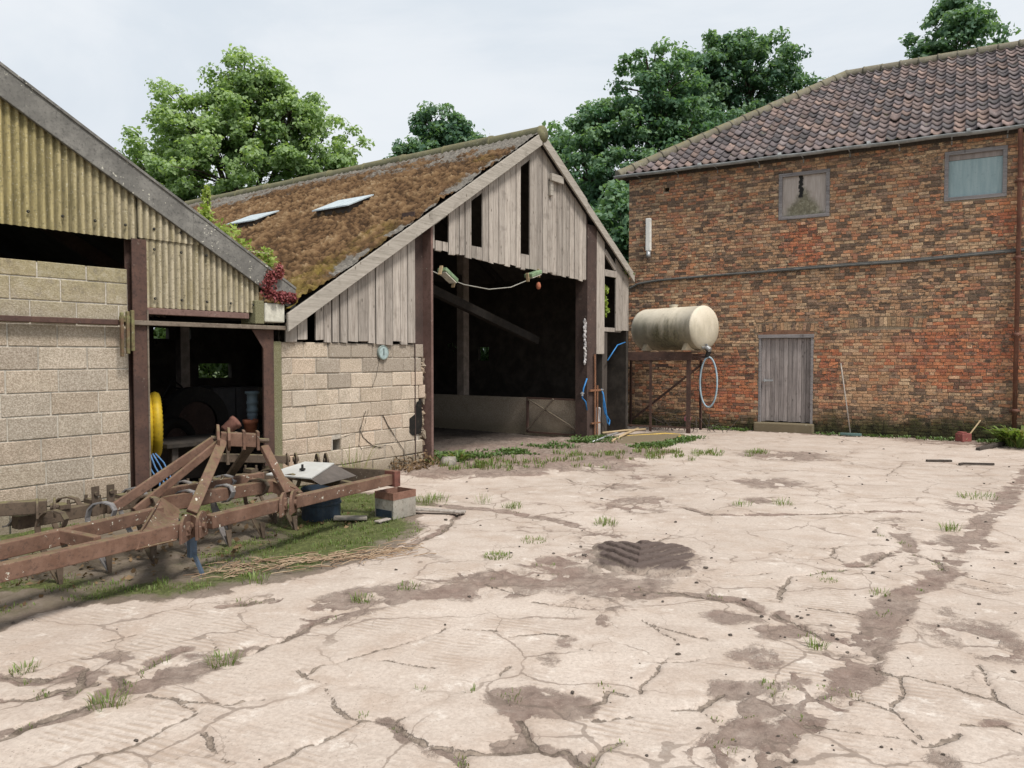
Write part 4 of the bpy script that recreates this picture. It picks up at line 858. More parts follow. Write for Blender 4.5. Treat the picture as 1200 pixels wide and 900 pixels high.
ridge_run((-.22,-.2,EV+.10),(4.4,4.4,zr+.10),17,hp);ridge_run((4.4,4.4,zr+.10),(13,4.4,zr+.10),20,hp)
BK.part('ridge_tile',hp,M_rust('lichened_ridge_tile',(.20,.185,.135),(.15,.13,.10),.3,(.07,.06,.055),.5),smooth=True)
gm=MB()
n=10;gv=[];gf=[]
for i,x in enumerate(np.linspace(-.3,13,40)):
    for k in range(n+1):
        a=math.pi+math.pi*k/n;gv.append((x,-.235+.062*math.cos(a),EV+.035+.062*math.sin(a)+.006*math.sin(i*1.3)))
    for k in range(n+1):
        a=2*math.pi-math.pi*k/n;gv.append((x,-.235+.054*math.cos(a),EV+.035+.054*math.sin(a)+.006*math.sin(i*1.3)))
q=2*(n+1)
for i in range(39):
    for k in range(q):gf.append((i*q+k,i*q+(k+1)%q,(i+1)*q+(k+1)%q,(i+1)*q+k))
gm.add(gv,gf);BK.part('gutter',gm,MT['zinc'],smooth=True)
for x in np.arange(.3,12.6,.95):gk=MB();gk.box(x-.012,x+.012,-.30,.0,EV-.036,EV-.028);gk.box(x-.012,x+.012,-.02,.004,EV-.13,EV-.03);BK.part('gutter_bracket',gk,MT['zinc'])
for x in np.arange(1.8,12,1.8):BK.part('gutter_joint',MB().lathe((x,-.235,EV+.035),(1,0,0),[(.0,0),(.069,0),(.069,.07),(0,.07)],14),MT['zinc'])
fs_=MB();fs_.box(-.1,13,-.05,-.012,EV-.05,EV+.06);BK.part('eaves_board',fs_,MT['darkwood'])
# windows
def window(x0,x1,z0,z1,mat,rail=None,label=None):
    f=MB();w=.075;y0,y1=-.02,.09
    f.box(x0,x1,y0,y1,z0,z0+w);f.box(x0,x1,y0,y1,z1-w,z1);f.box(x0,x0+w,y0+.003,y1,z0+w,z1-w);f.box(x1-w,x1,y0+.003,y1,z0+w,z1-w)
    fo=BK.part('window_frame',f,MT['framewood'],bevel=.006,label=label)
    b=MB();cx=(x0+x1)/2
    b.box(x0+w-cx,x1-w-cx,.045,.06,0,(z1-z0)-2*w if not rail else (z1-z0)*.74)
    me_=mesh_of(b,(0,0,0),False);p=link('window_board',me_,mat,parent=fo);p.location=(cx-4,0,z0+w)
    if rail:
        b=MB();b.box(x0+w,x1-w,.03,.045,z0+w+(z1-z0)*.74+.004,z1-w);BK.part('window_rail',b,M_panel('brown_grey_board',(.20,.165,.15),(.28,.24,.22)),fo)
window(3.58,4.65,4.77,5.80,MT['pane'],label='grey window frame around a stained pale board with a hole')
window(6.83,7.91,4.86,5.86,MT['bluepanel'],rail=1,label='grey window frame around a blue grey board')
# door
f=MB();f.box(3.18,3.235,-.015,.12,.08,2.12);f.box(4.305,4.36,-.015,.12,.08,2.12);f.box(3.165,4.375,-.03,.12,2.12,2.20)
fo=BK.part('door_frame',f,MT['framewood'],bevel=.006)
f=MB();f.prism([(3.165,2.202),(4.375,2.202),(4.375,2.24),(4.1,2.285),(3.77,2.30),(3.44,2.285),(3.165,2.24)],-.024,.1);BK.part('door_head',f,M_rust('rusty_lintel',(.20,.10,.06),(.26,.15,.10),.1),fo)
d=MB();rr=random.Random(2);xs_=np.linspace(3.24,4.30,12)
for a,b in zip(xs_[:-1],xs_[1:]):
    y=.045+rr.uniform(-.004,.004);k=(rr.uniform(.15,.95),)*3;d.box(a+.003,b-.003,y,y+.03,.23+rr.uniform(-.01,.015),2.115,k)
do=BK.part('door',d,MT['oldwood']);
h=MB();h.box(3.27,3.50,.005,.02,1.135,1.175);h.box(3.30,3.33,-.01,.04,1.12,1.19);BK.part('door_latch',h,MT['galv'],do,bevel=.004)
st=MB();st.box(3.12,4.40,-.20,.15,-.05,.205);BK.part('door_step',st,M_block('worn_sill',(.40,.35,.25),lich=.3),bevel=.025)
# pipes and fittings
dp=MB();dp.tube([(8.10,-.235,EV-.02),(8.10,-.22,EV-.12),(8.12,-.085,EV-.42),(8.12,-.08,.1)],.043,10)
for z in(.6,2.1,3.6,5.1):dp.lathe((8.12,-.08,z),(0,0,1),[(.0,0),(.058,0),(.058,.07),(0,.07)],12);dp.box(8.03,8.21,-.05,.002,z+.01,z+.05)
BK.part('downpipe',dp,M_rust('red_brown_pipe',(.16,.07,.05),(.20,.10,.07),.03,(.07,.035,.028),.0),smooth=True)
vp=MB();vp.box(.47,.60,-.12,-.012,4.28,5.08);BK.part('vent_duct',vp,MT['white'],bevel=.02)
vp=MB();vp.tube([(.535,-.065,4.30),(.535,-.075,4.2),(.56,-.13,4.14)],.055,10);BK.part('vent_elbow',vp,MT['galv'],smooth=True)
cbm=MB();cp2=[(.05,-.035,3.40),(.25,-.035,3.50),(.7,-.035,3.555),(1.38,-.035,3.585),(2.4,-.035,3.615),(3.36,-.035,3.635),(4.2,-.035,3.655),(5.15,-.035,3.675),(6.0,-.035,3.685),(6.76,-.035,3.715),(7.5,-.035,3.75),(8.3,-.035,3.785),(13,-.035,3.8)]
cbm.tube(cp2,.03,7);cbm.tube([(x,y+.004,z+.035) for x,y,z in cp2[5:]],.014,6)
for x in np.arange(.7,8,.8):cbm.box(x,x+.03,-.06,0,float(np.interp(x,[c[0] for c in cp2],[c[2] for c in cp2]))-.03,float(np.interp(x,[c[0] for c in cp2],[c[2] for c in cp2]))+.03)
BK.part('wall_cable',cbm,MT['cable'])
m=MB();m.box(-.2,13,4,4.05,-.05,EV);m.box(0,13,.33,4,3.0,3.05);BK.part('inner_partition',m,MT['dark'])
# ================================================================== TREES
def leaf_cloud(cent,nrm,size,tone,rng,elong=1.5,fold=.25):
    """diamond leaves: cent Nx3, facing roughly nrm"""
    N=len(cent);r=rng.normal(size=(N,3));nn=nrm+r*.75;nn/=np.linalg.norm(nn,axis=1)[:,None]+1e-9
    a=rng.normal(size=(N,3));t=np.cross(nn,a);t/=np.linalg.norm(t,axis=1)[:,None]+1e-9;b=np.cross(nn,t)
    s=(size*rng.uniform(.6,1.35,N))[:,None]
    p0=cent-t*s*elong*.5;p2=cent+t*s*elong*.5-nn*s*.15;p1=cent+b*s*.5+nn*s*fold*.5;p3=cent-b*s*.5+nn*s*fold*.5
    V=np.stack([p0,p1,p2,p3],1).reshape(-1,3);F=np.arange(4*N).reshape(N,4)
    c=np.clip(tone+rng.normal(0,.13,N),0,1);return V,F,np.stack([c,c,c],1)
def tree(name,label,x,y,trunk_h,blobs,mat,seed,nclus=420,leaves=60,lsize=.17,crad=.55,trunk_r=.3,fr='G',group=None,cat='tree',gap=.0):
    rng=np.random.default_rng(seed);T=Thing(name,label,cat,fr,(x,y,0),group)
    vol=np.array([b[3]*b[4]*b[5] for b in blobs])**.67;pk=rng.choice(len(blobs),nclus,p=vol/vol.sum())
    u=rng.normal(size=(nclus,3));u/=np.linalg.norm(u,axis=1)[:,None]
    u[:,1]-=.25;u/=np.linalg.norm(u,axis=1)[:,None]
    rad=rng.uniform(.25,1.0,nclus)**.45*rng.uniform(.82,1.18,nclus)
    bl=np.array(blobs,float);cen=bl[pk,:3]+u*rad[:,None]*bl[pk,3:6]
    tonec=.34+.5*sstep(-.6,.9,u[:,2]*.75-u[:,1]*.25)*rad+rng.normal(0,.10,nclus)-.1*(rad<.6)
    k=rng.integers(int(leaves*.5),int(leaves*1.5),nclus);own=np.repeat(np.arange(nclus),k);N=len(own)
    off=rng.normal(size=(N,3));off/=np.linalg.norm(off,axis=1)[:,None];off*=(rng.uniform(0,1,N)**.5)[:,None]*crad*rng.uniform(.6,1.25,nclus)[own][:,None];off[:,2]*=.6
    pos=cen[own]+off;nr=off/(crad)+np.array([0,-.25,.75])
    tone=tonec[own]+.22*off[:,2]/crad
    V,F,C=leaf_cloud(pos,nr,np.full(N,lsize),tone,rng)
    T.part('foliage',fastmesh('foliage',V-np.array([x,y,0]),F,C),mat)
    # trunk and limbs
    b=MB();top=np.average(bl[:,:3],axis=0,weights=vol);pts=[(x,y,-.2),(x+rng.normal(0,.1),y,trunk_h*.5),(x+(top[0]-x)*.35,y+(top[1]-y)*.3,trunk_h),(top[0],top[1],max(top[2],trunk_h+.5))]
    b.tube(pts,[trunk_r*1.2,trunk_r,trunk_r*.75,trunk_r*.3],9)
    T.part('trunk',b,MT['bark'],smooth=True)
    b=MB();st_=Vector(pts[2])
    for i,q in enumerate(blobs):
        c=Vector(q[:3]);s0=st_.lerp(Vector(pts[3]),rng.uniform(0,.6));mid=s0.lerp(c,.5)+Vector((rng.normal(0,.25),rng.normal(0,.2),.25));b.tube([s0,mid,c],[trunk_r*.42,trunk_r*.28,trunk_r*.12],6)
        for j in np.where(pk==i)[0][:30]:
            e=Vector(cen[j]);m_=c.lerp(e,.5)+Vector((0,0,.15));b.tube([c.lerp(mid,rng.uniform(0,.7)),m_,e],[trunk_r*.13,trunk_r*.08,.012],5,cap=False)
    T.part('limbs',b,MT['bark'],smooth=True)
    return T
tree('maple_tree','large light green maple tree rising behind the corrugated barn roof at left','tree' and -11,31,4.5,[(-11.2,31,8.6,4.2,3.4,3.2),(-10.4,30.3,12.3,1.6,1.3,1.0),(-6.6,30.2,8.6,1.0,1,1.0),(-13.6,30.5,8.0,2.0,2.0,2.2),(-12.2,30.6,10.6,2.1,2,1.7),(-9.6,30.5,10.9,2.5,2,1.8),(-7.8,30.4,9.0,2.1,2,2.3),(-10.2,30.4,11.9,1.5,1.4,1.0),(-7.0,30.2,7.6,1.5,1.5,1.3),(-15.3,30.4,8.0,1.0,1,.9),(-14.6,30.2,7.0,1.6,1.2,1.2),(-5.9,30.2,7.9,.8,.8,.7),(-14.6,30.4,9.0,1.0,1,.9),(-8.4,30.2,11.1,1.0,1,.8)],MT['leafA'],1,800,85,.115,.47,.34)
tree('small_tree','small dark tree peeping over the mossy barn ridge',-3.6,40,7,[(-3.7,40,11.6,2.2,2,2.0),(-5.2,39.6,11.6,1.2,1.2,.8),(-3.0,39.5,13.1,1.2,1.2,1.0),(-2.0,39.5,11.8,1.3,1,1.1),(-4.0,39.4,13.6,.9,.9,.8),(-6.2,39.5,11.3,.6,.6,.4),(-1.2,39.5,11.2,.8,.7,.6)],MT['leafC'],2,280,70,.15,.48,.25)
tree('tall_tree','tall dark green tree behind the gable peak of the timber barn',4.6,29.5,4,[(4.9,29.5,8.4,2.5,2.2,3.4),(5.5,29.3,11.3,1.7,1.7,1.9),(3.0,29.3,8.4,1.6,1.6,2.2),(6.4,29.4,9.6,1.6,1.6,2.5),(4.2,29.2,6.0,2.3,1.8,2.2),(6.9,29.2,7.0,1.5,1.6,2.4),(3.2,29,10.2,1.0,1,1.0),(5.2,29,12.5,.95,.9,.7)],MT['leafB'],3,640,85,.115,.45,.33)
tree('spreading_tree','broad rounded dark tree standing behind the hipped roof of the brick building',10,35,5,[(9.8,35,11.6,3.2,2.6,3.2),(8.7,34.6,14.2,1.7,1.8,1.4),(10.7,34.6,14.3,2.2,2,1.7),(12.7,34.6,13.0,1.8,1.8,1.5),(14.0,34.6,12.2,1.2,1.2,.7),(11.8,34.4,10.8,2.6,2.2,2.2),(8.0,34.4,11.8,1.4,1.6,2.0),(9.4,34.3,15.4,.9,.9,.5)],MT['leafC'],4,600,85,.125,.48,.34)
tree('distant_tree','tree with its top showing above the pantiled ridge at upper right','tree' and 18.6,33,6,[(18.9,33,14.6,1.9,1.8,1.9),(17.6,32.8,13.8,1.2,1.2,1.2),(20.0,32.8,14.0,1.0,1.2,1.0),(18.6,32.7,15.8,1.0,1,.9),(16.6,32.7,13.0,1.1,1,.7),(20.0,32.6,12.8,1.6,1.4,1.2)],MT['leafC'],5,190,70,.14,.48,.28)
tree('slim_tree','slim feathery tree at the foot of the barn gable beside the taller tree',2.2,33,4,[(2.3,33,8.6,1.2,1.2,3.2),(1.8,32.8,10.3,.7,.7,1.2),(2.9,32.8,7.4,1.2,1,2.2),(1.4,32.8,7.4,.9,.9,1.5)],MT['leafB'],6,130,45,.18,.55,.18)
tree('dark_bush','dense dark bush filling the gap between timber barn and brick building',5.2,24.5,.6,[(4.2,24.5,3.2,1.9,1.3,2.6),(5.6,24.8,4.6,1.9,1.3,2.6),(3.6,25,5.6,1.3,1.2,1.6)],MT['leafB'],7,230,60,.14,.5,.12,cat='bush')
def bw(t,y):return toworld('B',(t,y,0))[:2]
tree('shade_bush','dim green bush glimpsed through gaps in the far side wall of the timber barn',*bw(7.9,6),.4,[(*bw(7.75,3.7),1.6,.75,.75,1.5),(*bw(7.8,5.2),1.7,.85,.85,1.6),(*bw(7.8,6.7),1.6,.85,.85,1.6),(*bw(7.8,8.6),1.6,.85,.85,1.5),(*bw(7.8,10.2),1.6,.85,.85,1.6)],MT['leafB'],17,330,60,.11,.42,.06,cat='bush')
tree('back_hedge_bush','light green bush growing behind the barns, seen through rear gaps',-9.5,24.3,.5,[(-9.7,24.3,2.0,1.7,.8,2.2),(-11.5,23.6,2.0,1.5,.8,2.2),(-7.6,24.8,2.0,1.8,.8,2.0)],MT['leafA'],8,220,55,.12,.45,.08,cat='bush')
# ================================================================== CULTIVATOR (frame B, d = -y)
def P3(t,d,z):return (t,-d,z)
CV=Thing('cultivator','rusty spring tine cultivator with folding frame lying in front of the block wall','farm implement','B',(-5,-2.2,0))
def cbeam(name,a,b,w=.09,h=.108,mat='machine',parent=None,bev=.007,label=None,**k):
    m=MB();m.beam(P3(*a),P3(*b),w,h,**k);return CV.part(name,m,MT[mat],parent,bevel=bev,label=label)
def plate(name,poly,off,mat='machine',parent=None):   # polygon of (t,d,z) given thickness vector
    m=MB();n=len(poly);p=[Vector(P3(*q)) for q in poly];o=Vector(P3(*off));vs=[q-o/2 for q in p]+[q+o/2 for q in p]
    m.add(vs,[tuple(range(n)),tuple(range(2*n-1,n-1,-1))]+[(i,i+n,(i+1)%n+n,(i+1)%n) for i in range(n)]);return CV.part(name,m,MT[mat],parent,bevel=.005)
def lug(c,ax,r,th,z0,mat='machine',n=14,name='hinge_lug'):  # D-shaped lug plate pair member: half round top/side
    c=Vector(P3(*c));ax=Vector(P3(*ax)).normalized();up=Vector((0,0,1));side=ax.cross(up).normalized()
    pts=[c+side*(-r)+up*(-z0),c+side*r+up*(-z0)]+[c+side*r*math.cos(math.pi*k/n)+up*r*math.sin(math.pi*k/n) for k in range(n+1)]
    m=MB();k=len(pts);m.add([p-ax*th/2 for p in pts]+[p+ax*th/2 for p in pts],[tuple(range(k)),tuple(range(2*k-1,k-1,-1))]+[(i,i+k,(i+1)%k+k,(i+1)%k) for i in range(k)])
    m.lathe(c-ax*(th/2+.02),ax,[(0,0),(.03,0),(.03,th+.04),(0,th+.04)],8)
    return CV.part(name,m,MT[mat],bevel=.004)
def fl(t):return 2.92-.152*(t+7.05)   # d of the front rail line
cbeam('front_beam',(-8.3,fl(-8.3)+.02,.405),(-5.72,fl(-5.72),.405))
cbeam('front_beam',(-5.52,fl(-5.52),.41),(-4.72,fl(-4.72),.42))
cbeam('front_beam',(-4.60,fl(-4.6),.41),(-3.14,fl(-3.14),.41))
for t in(-5.74,-5.60):lug((t,fl(t)+.02,.40),(.62,.78,0),.115,.022,.09)
lug((-5.67,fl(-5.67)+.0,.41),(1,-.15,0),.085,.02,.085)
for t in(-4.74,-4.62):lug((t,fl(t)+.02,.41),(.62,.78,0),.11,.022,.09)
b2=cbeam('inner_beam',(-8.3,2.86,.45),(-6.50,2.45,.45));cbeam('inner_beam',(-6.47,2.44,.45),(-5.65,2.22,.45),.08,.10)
cbeam('cross_bar',(-6.52,2.44,.465),(-6.42,2.80,.44),.06,.09)
plate('crank_plate',[(-6.18,2.84,.345),(-5.86,2.80,.345),(-5.40,2.06,.415),(-5.10,2.05,.415),(-5.10,2.05,.535),(-5.56,2.06,.535),(-6.12,2.80,.47)],(.012,.02,.012))
cbeam('mid_beam',(-5.52,2.02,.475),(-4.3,1.98,.475),.09,.115)
plate('crank_plate',[(-4.42,1.99,.42),(-4.42,1.99,.54),(-4.30,2.04,.54),(-4.42,2.42,.46),(-4.36,2.42,.36)],(.03,.012,.01))
cbeam('rear_beam',(-6.5,1.70,.45),(-4.45,1.50,.46),.10,.10,'machdark');cbeam('rear_beam',(-5.38,1.66,.50),(-4.2,1.55,.50),.07,.08,'machine');cbeam('rear_beam',(-4.5,1.15,.44),(-3.2,1.38,.44),.09,.10,'machdark')
cbeam('side_beam',(-3.55,1.30,.445),(-3.16,2.30,.43),.05,.15,'machdark')
m=MB();m.box(-3.20,-3.115,-fl(-3.14)-.09,-fl(-3.14)+.12,.335,.50);CV.part('end_cap',m,M_rust('dark_red_cap',(.13,.05,.04),(.20,.085,.065),.0),bevel=.006)
cbeam('cross_bar',(-4.35,1.55,.46),(-4.33,2.0,.46),.06,.08);cbeam('cross_bar',(-5.45,1.62,.46),(-5.45,2.02,.46),.06,.08,'machdark')
cbeam('cross_bar',(-7.1,1.65,.44),(-7.1,2.6,.44),.06,.08,'machdark');cbeam('cross_bar',(-3.75,1.35,.44),(-3.75,2.42,.42),.05,.08,'machdark')
# head frame
hb=MB()
H0=Vector(P3(-4.93,1.92,.965));H1=Vector(P3(-4.60,2.12,.93));ax=(H1-H0).normalized();sd_=ax.cross(Vector((0,0,1))).normalized()
hp_=CV.part('headstock',MB().beam(H0+ax*.02,H1-ax*.06,.13,.12),MT['machine'],bevel=.006)
for q,r in((0,.13),(.09,.11),(.22,.085),(.34,.085)):
    c=H0+ax*q;pts=[c+sd_*(r*math.cos(a)*1.25)+Vector((0,0,r*math.sin(a))) for a in np.linspace(0,2*math.pi,10,endpoint=False)] if q<.2 else [c+sd_*x+Vector((0,0,z)) for x,z in((-.085,-.085),(.085,-.085),(.085,.085),(-.085,.085))]
    m=MB();k=len(pts);m.add([p-ax*.012 for p in pts]+[p+ax*.012 for p in pts],[tuple(range(k)),tuple(range(2*k-1,k-1,-1))]+[(i,i+k,(i+1)%k+k,(i+1)%k) for i in range(k)]);CV.part('head_plate',m,MT['machine'],hp_,bevel=.004)
m=MB();m.lathe(H0-ax*.06,ax,[(0,0),(.022,0),(.022,.50),(0,.50)],8);CV.part('head_pin',m,MT['machdark'],hp_)
hd=lambda t,d,z:(t,d,z)
cbeam('brace',(-4.92,1.98,.95),(-5.56,2.52,.47),.035,.085,up=(1,0,0),);cbeam('brace',(-4.60,2.13,.88),(-4.56,2.42,.47),.04,.085,up=(1,0,0))
cbeam('brace',(-4.98,1.92,.95),(-5.85,1.86,.47),.035,.08);cbeam('brace',(-4.96,1.98,.93),(-5.75,2.02,.45),.03,.07)
cbeam('brace',(-4.66,2.02,.88),(-4.40,1.25,.46),.035,.09,'machdark',up=(1,0,0))
for t in(-5.95,-5.83):
    m=MB();m.box(t-.03,t+.03,-1.80,-1.785,.42,.66);m.lathe((t,-1.79,.60),(0,-1,0),[(.0,0),(.018,0),(.018,.03),(0,.03)],8);CV.part('upright_plate',m,MT['machdark'],bevel=.004)
# stabiliser roller ends and U bracket on the far side
cbeam('roller_bar',(-7.4,1.40,.60),(-6.34,1.86,.57),.09,.10,'machdark')
for t,d in((-6.40,1.84),(-6.30,1.89)):lug((t,d,.56),(1,.42,0),.075,.018,.07,'machdark')
cbeam('roller_bar',(-4.35,1.02,.66),(-3.72,1.35,.60),.075,.085,'machdark')
for t,d in((-3.74,1.35),(-3.66,1.39)):lug((t,d,.60),(1,.5,0),.07,.018,.06,'machdark')
for t,d in((-3.36,1.38),(-3.27,1.42)):lug((t,d,.54),(1,.5,0),.09,.02,.06,'machdark')
m=MB();m.tube([P3(-4.34,1.18,.60),P3(-4.34,1.18,.84),P3(-4.33,1.20,.90),P3(-4.28,1.23,.92),P3(-4.23,1.26,.90),P3(-4.22,1.27,.84),P3(-4.22,1.27,.66)],.018,6);CV.part('u_bracket',m,MT['machdark'])
for k,(t,d) in enumerate([(-6.15,1.66),(-5.9,1.64),(-5.65,1.62),(-5.2,1.58),(-4.95,1.56),(-4.7,1.53),(-4.1,1.22),(-3.9,1.26)]):
    m=MB();m.box(t-.04,t+.04,-d-.07,-d+.07,.50,.535);m.tube([P3(t-.03,d-.05,.52),P3(t-.03,d-.05,.57)],.012,6);m.tube([P3(t+.03,d+.05,.52),P3(t+.03,d+.05,.57)],.012,6);CV.part('clamp',m,MT['machdark'])
def tine(t,d,z=.44,lean=0.0,mat='spring',flip=1,rot=.0):
    # C spring: leaves the beam, loops up and back, then sweeps down to the point
    pr=[(0,-.03),(.05,-.02),(.10,.02),(.12,.07),(.09,.115),(.02,.13),(-.06,.115),(-.11,.07),(-.13,.0),(-.12,-.09),(-.07,-.20),(.0,-.32),(.05,-.41)]
    m=MB();c,s=math.cos(rot),math.sin(rot);vs=[];fs=[];n=len(pr)
    for i,(x,zz) in enumerate(pr):
        x*=flip;w=.024 if i<n-2 else (.03 if i==n-2 else .014)
        x0,z0=pr[max(i-1,0)];x1,z1=pr[min(i+1,n-1)];tx,tz=(x1-x0)*flip,z1-z0;l=math.hypot(tx,tz);ox,oz=-tz/l*.006,tx/l*.006
        for sx in(-1,1):
            for q in(-1,1):
                dd=x+q*ox;vs.append(P3(t+sx*w*c+dd*s,d-sx*w*s+dd*c+lean*zz,z+zz+q*oz))
    for i in range(n-1):
        a=i*4;b=a+4
        for p,q in((0,1),(1,3),(3,2),(2,0)):fs.append((a+p,a+q,b+q,b+p))
    fs+= [(0,1,3,2),((n-1)*4,(n-1)*4+2,(n-1)*4+3,(n-1)*4+1)]
    m.add(vs,fs);o=CV.part('spring_tine',m,MT[mat],smooth=False)
    m=MB();x,zz=pr[-1][0]*flip,pr[-1][1];pp=[P3(t+x*s-.03*c,d+x*c,z+zz+.13),P3(t+x*s+.03*c,d+x*c,z+zz+.13),P3(t+x*s+.012,d+x*c+.02,z+zz-.015),P3(t+x*s-.012,d+x*c+.02,z+zz-.015)]
    m.add(pp+[(a,b-.012,c_) for a,b,c_ in pp],[(0,1,2,3),(7,6,5,4),(0,4,5,1),(1,5,6,2),(2,6,7,3),(3,7,4,0)]);CV.part('tine_point',m,MT['machdark'],o)
rr=random.Random(5)
for t in(-6.9,-6.36,-5.98,-5.62,-5.28,-4.92,-4.56,-4.18):tine(t,1.97+.02*rr.uniform(-1,1),.425,mat='spring' if rr.random()<.5 else 'machdark',rot=rr.uniform(-.15,.15)+.3)
for t in(-7.1,-6.72,-6.5,-6.05,-5.5,-5.05,-4.62,-4.1,-3.7):tine(t,1.52,.43,mat='spring' if rr.random()<.6 else 'machdark',rot=rr.uniform(-.15,.15)+.35)
m=MB();m.box(-5.64,-5.58,-2.62,-2.58,.14,.33);m.beam(P3(-5.61,2.6,.2),P3(-5.56,2.66,.0),.04,.02);CV.part('parking_stand',m,M_simple('blue_grey_paint',(.10,.14,.20),.7))
# bent steel sheet lying across the frame
m=MB();q=[P3(-4.28,1.72,.545),P3(-3.72,1.62,.60),P3(-3.62,1.96,.60),P3(-4.18,2.28,.545)];q2=[(x,y,z-.012) for x,y,z in q]
m.add(q+q2,[(0,1,2,3),(7,6,5,4),(0,4,5,1),(1,5,6,2),(2,6,7,3),(3,7,4,0)])
SH=Thing('bent_sheet','pale folded metal sheet resting across the right end of the cultivator frame','metal sheet','B',P3(-3.95,1.9,.45))
SH.part('top_face',m,MT['sheet'])
m=MB();a,b_,c=P3(-4.18,2.285,.53),P3(-3.62,1.965,.585),P3(-3.50,2.16,.47);d_=P3(-4.1,2.32,.47);m.add([a,d_,c,b_]+[(x,y+.012,z) for x,y,z in(a,d_,c,b_)],[(0,1,2,3),(7,6,5,4),(0,4,5,1),(1,5,6,2),(2,6,7,3),(3,7,4,0)]);SH.part('folded_side',m,MT['sheetdark'])  # same sheet in a darker steel, the fold's shade put into the colour
m=MB();m.tube([P3(-4.02,1.95,.56),P3(-4.02,1.95,.63)],.012,8);m.tube([P3(-4.02,1.95,.575),P3(-4.02,1.95,.59)],.03,8);SH.part('bolt',m,MT['black'])
# drum
DR=Thing('cut_drum','faded navy blue cut down drum under the right end of the cultivator','drum','B',P3(-3.62,1.75,0))
o=P3(-3.62,1.75,0);m=MB();m.lathe(o,(0,0,1),[(0,.01),(.19,.01),(.2,.0),(.2,.15),(.21,.16),(.21,.175),(.2,.185),(.2,.305),(.208,.31),(.208,.325),(.193,.325),(.19,.03),(0,.03)],28);DR.part('body',m,MT['drum'],smooth=False)
m=MB();m.box(o[0]-.22,o[0]-.2,o[1]-.03,o[1]+.03,.2,.27);DR.part('handle',m,MT['black'])
# open metal box
BX=Thing('metal_box','open rusty topped metal box standing at the end of the cultivator','metal box','B',P3(-3.0,2.25,0))
x0,x1,y0,y1=-3.24,-2.90,-2.43,-2.16;w_=.012
def boxring(z0,z1,e=0):
    m=MB();m.box(x0-e,x1+e,y0-e,y0+w_,z0,z1);m.box(x0-e,x1+e,y1-w_,y1+e,z0,z1);m.box(x0-e,x0+w_,y0+w_,y1-w_,z0,z1);m.box(x1-w_,x1+e,y0+w_,y1-w_,z0,z1);return m
BX.part('lower_sides',boxring(.0,.20),MT['boxgrey']);BX.part('top_band',boxring(.20,.275,.002),MT['boxred'])
m=MB();m.box(x0+w_,x1-w_,y0+w_,y1-w_,.004,.02);BX.part('base',m,MT['sheetdark'])
m=MB();m.box(x0-.005,x0-.001,y0+.02,y1-.02,.01,.09);BX.part('dark_patch',m,MT['drum'])
for k,(c,l,lab) in enumerate([(P3(-2.72,2.58,.02),(.62,.09,.025),'thin grey board lying on the ground against the metal box'),(P3(-3.42,2.46,.02),(.2,.07,.02),'short broken slat between drum and metal box'),(P3(-3.55,2.12,.02),(.34,.12,.03),'flat stone slab on the moss beside the navy drum')]):
    m=MB();m.box(-l[0]/2,l[0]/2,-l[1]/2,l[1]/2,0,l[2]);o=solo('board' if k<2 else 'stone_slab',lab,'board' if k<2 else 'slab',m,MT['plank'] if k<2 else MT['stone'],'B',(0,0,0),bevel=.008)
    o.location=toworld('B',c);o.rotation_euler=(0,.03,R((-8,62,10)[k]));o.location.z+=.0
# ================================================================== inside the left barn
CO=Thing('pipe_coil','coil of yellow corrugated pipe just inside the left barn doorway','pipe coil','B',(-4.42,.55,.9));m=MB()
for k in range(5):
    pts=[];r=.36-.012*abs(k-2);cx_,cy_,cz_=-4.36+.075*k,.50+.05*k,.92
    for a in np.linspace(0,2*math.pi,81):
        pts.append((-4.49+.088*k+r*.40*math.sin(a),.72-.04*k+r*.9*math.sin(a),.90+r*math.cos(a)))
    m.tube(pts,[.050+.007*(i%2) for i in range(81)],8)
CO.part('coil',m,MT['yellow'],smooth=True)
RP=MB();rg=random.Random(8)
for k in range(4):
    a=[(-4.46+.03*k,.15,.62),(-4.44+.05*k,.12,.45+.02*k),(-4.38+.05*k,.05,.30),(-4.42+.06*k,-.02,.12),(-4.3+.05*k,-.1,.05)];RP.tube(a,.009,6)
solo('rope','hank of blue rope hanging beside the rusty doorway post','rope',RP,MT['rope'],'B',(-4.4,0,0),smooth=True)
BN=Thing('workbench','dark bench inside the left barn carrying pipes and pots','bench','B',(-3.2,.95,0));m=MB();m.box(-4.0,-2.3,.55,1.3,.60,.66);BN.part('bench_top',m,MT['darkwall'],bevel=.01)
for x in(-3.9,-2.45):
    for y in(.62,1.2):m=MB();m.box(x,x+.08,y,y+.08,-.02,.6);BN.part('leg',m,MT['darkwood'])
m=MB();m.box(-3.95,-2.4,1.22,1.26,.1,.55);BN.part('back_board',m,MT['darkwall'])
zb=.66
PPa=MB();PPa.lathe((-2.70,.72,zb),(0,0,1),[(0,0),(.085,0),(.085,.02),(.062,.04),(.062,.24),(.07,.25),(.07,.28),(.062,.29)],18)
solo('plastic_pipe','blue grey flanged pipe piece standing lowest by the doorway post','pipe',PPa,MT['bluegrey'],'B',(-2.7,.72,zb),smooth=True)
PPa=MB();PPa.lathe((-2.70,.72,zb+.295),(0,0,1),[(0,0),(.075,0),(.075,.05),(.068,.06),(.068,.11),(.075,.115),(.075,.15),(.068,.16),(.068,.24),(.095,.255),(.095,.285),(.05,.285),(.05,.1),(0,.1)],18)
solo('plastic_pipe','blue grey flanged pipe piece stacked on top of a similar one','pipe',PPa,MT['bluegrey'],'B',(-2.7,.72,zb+.295),smooth=True)
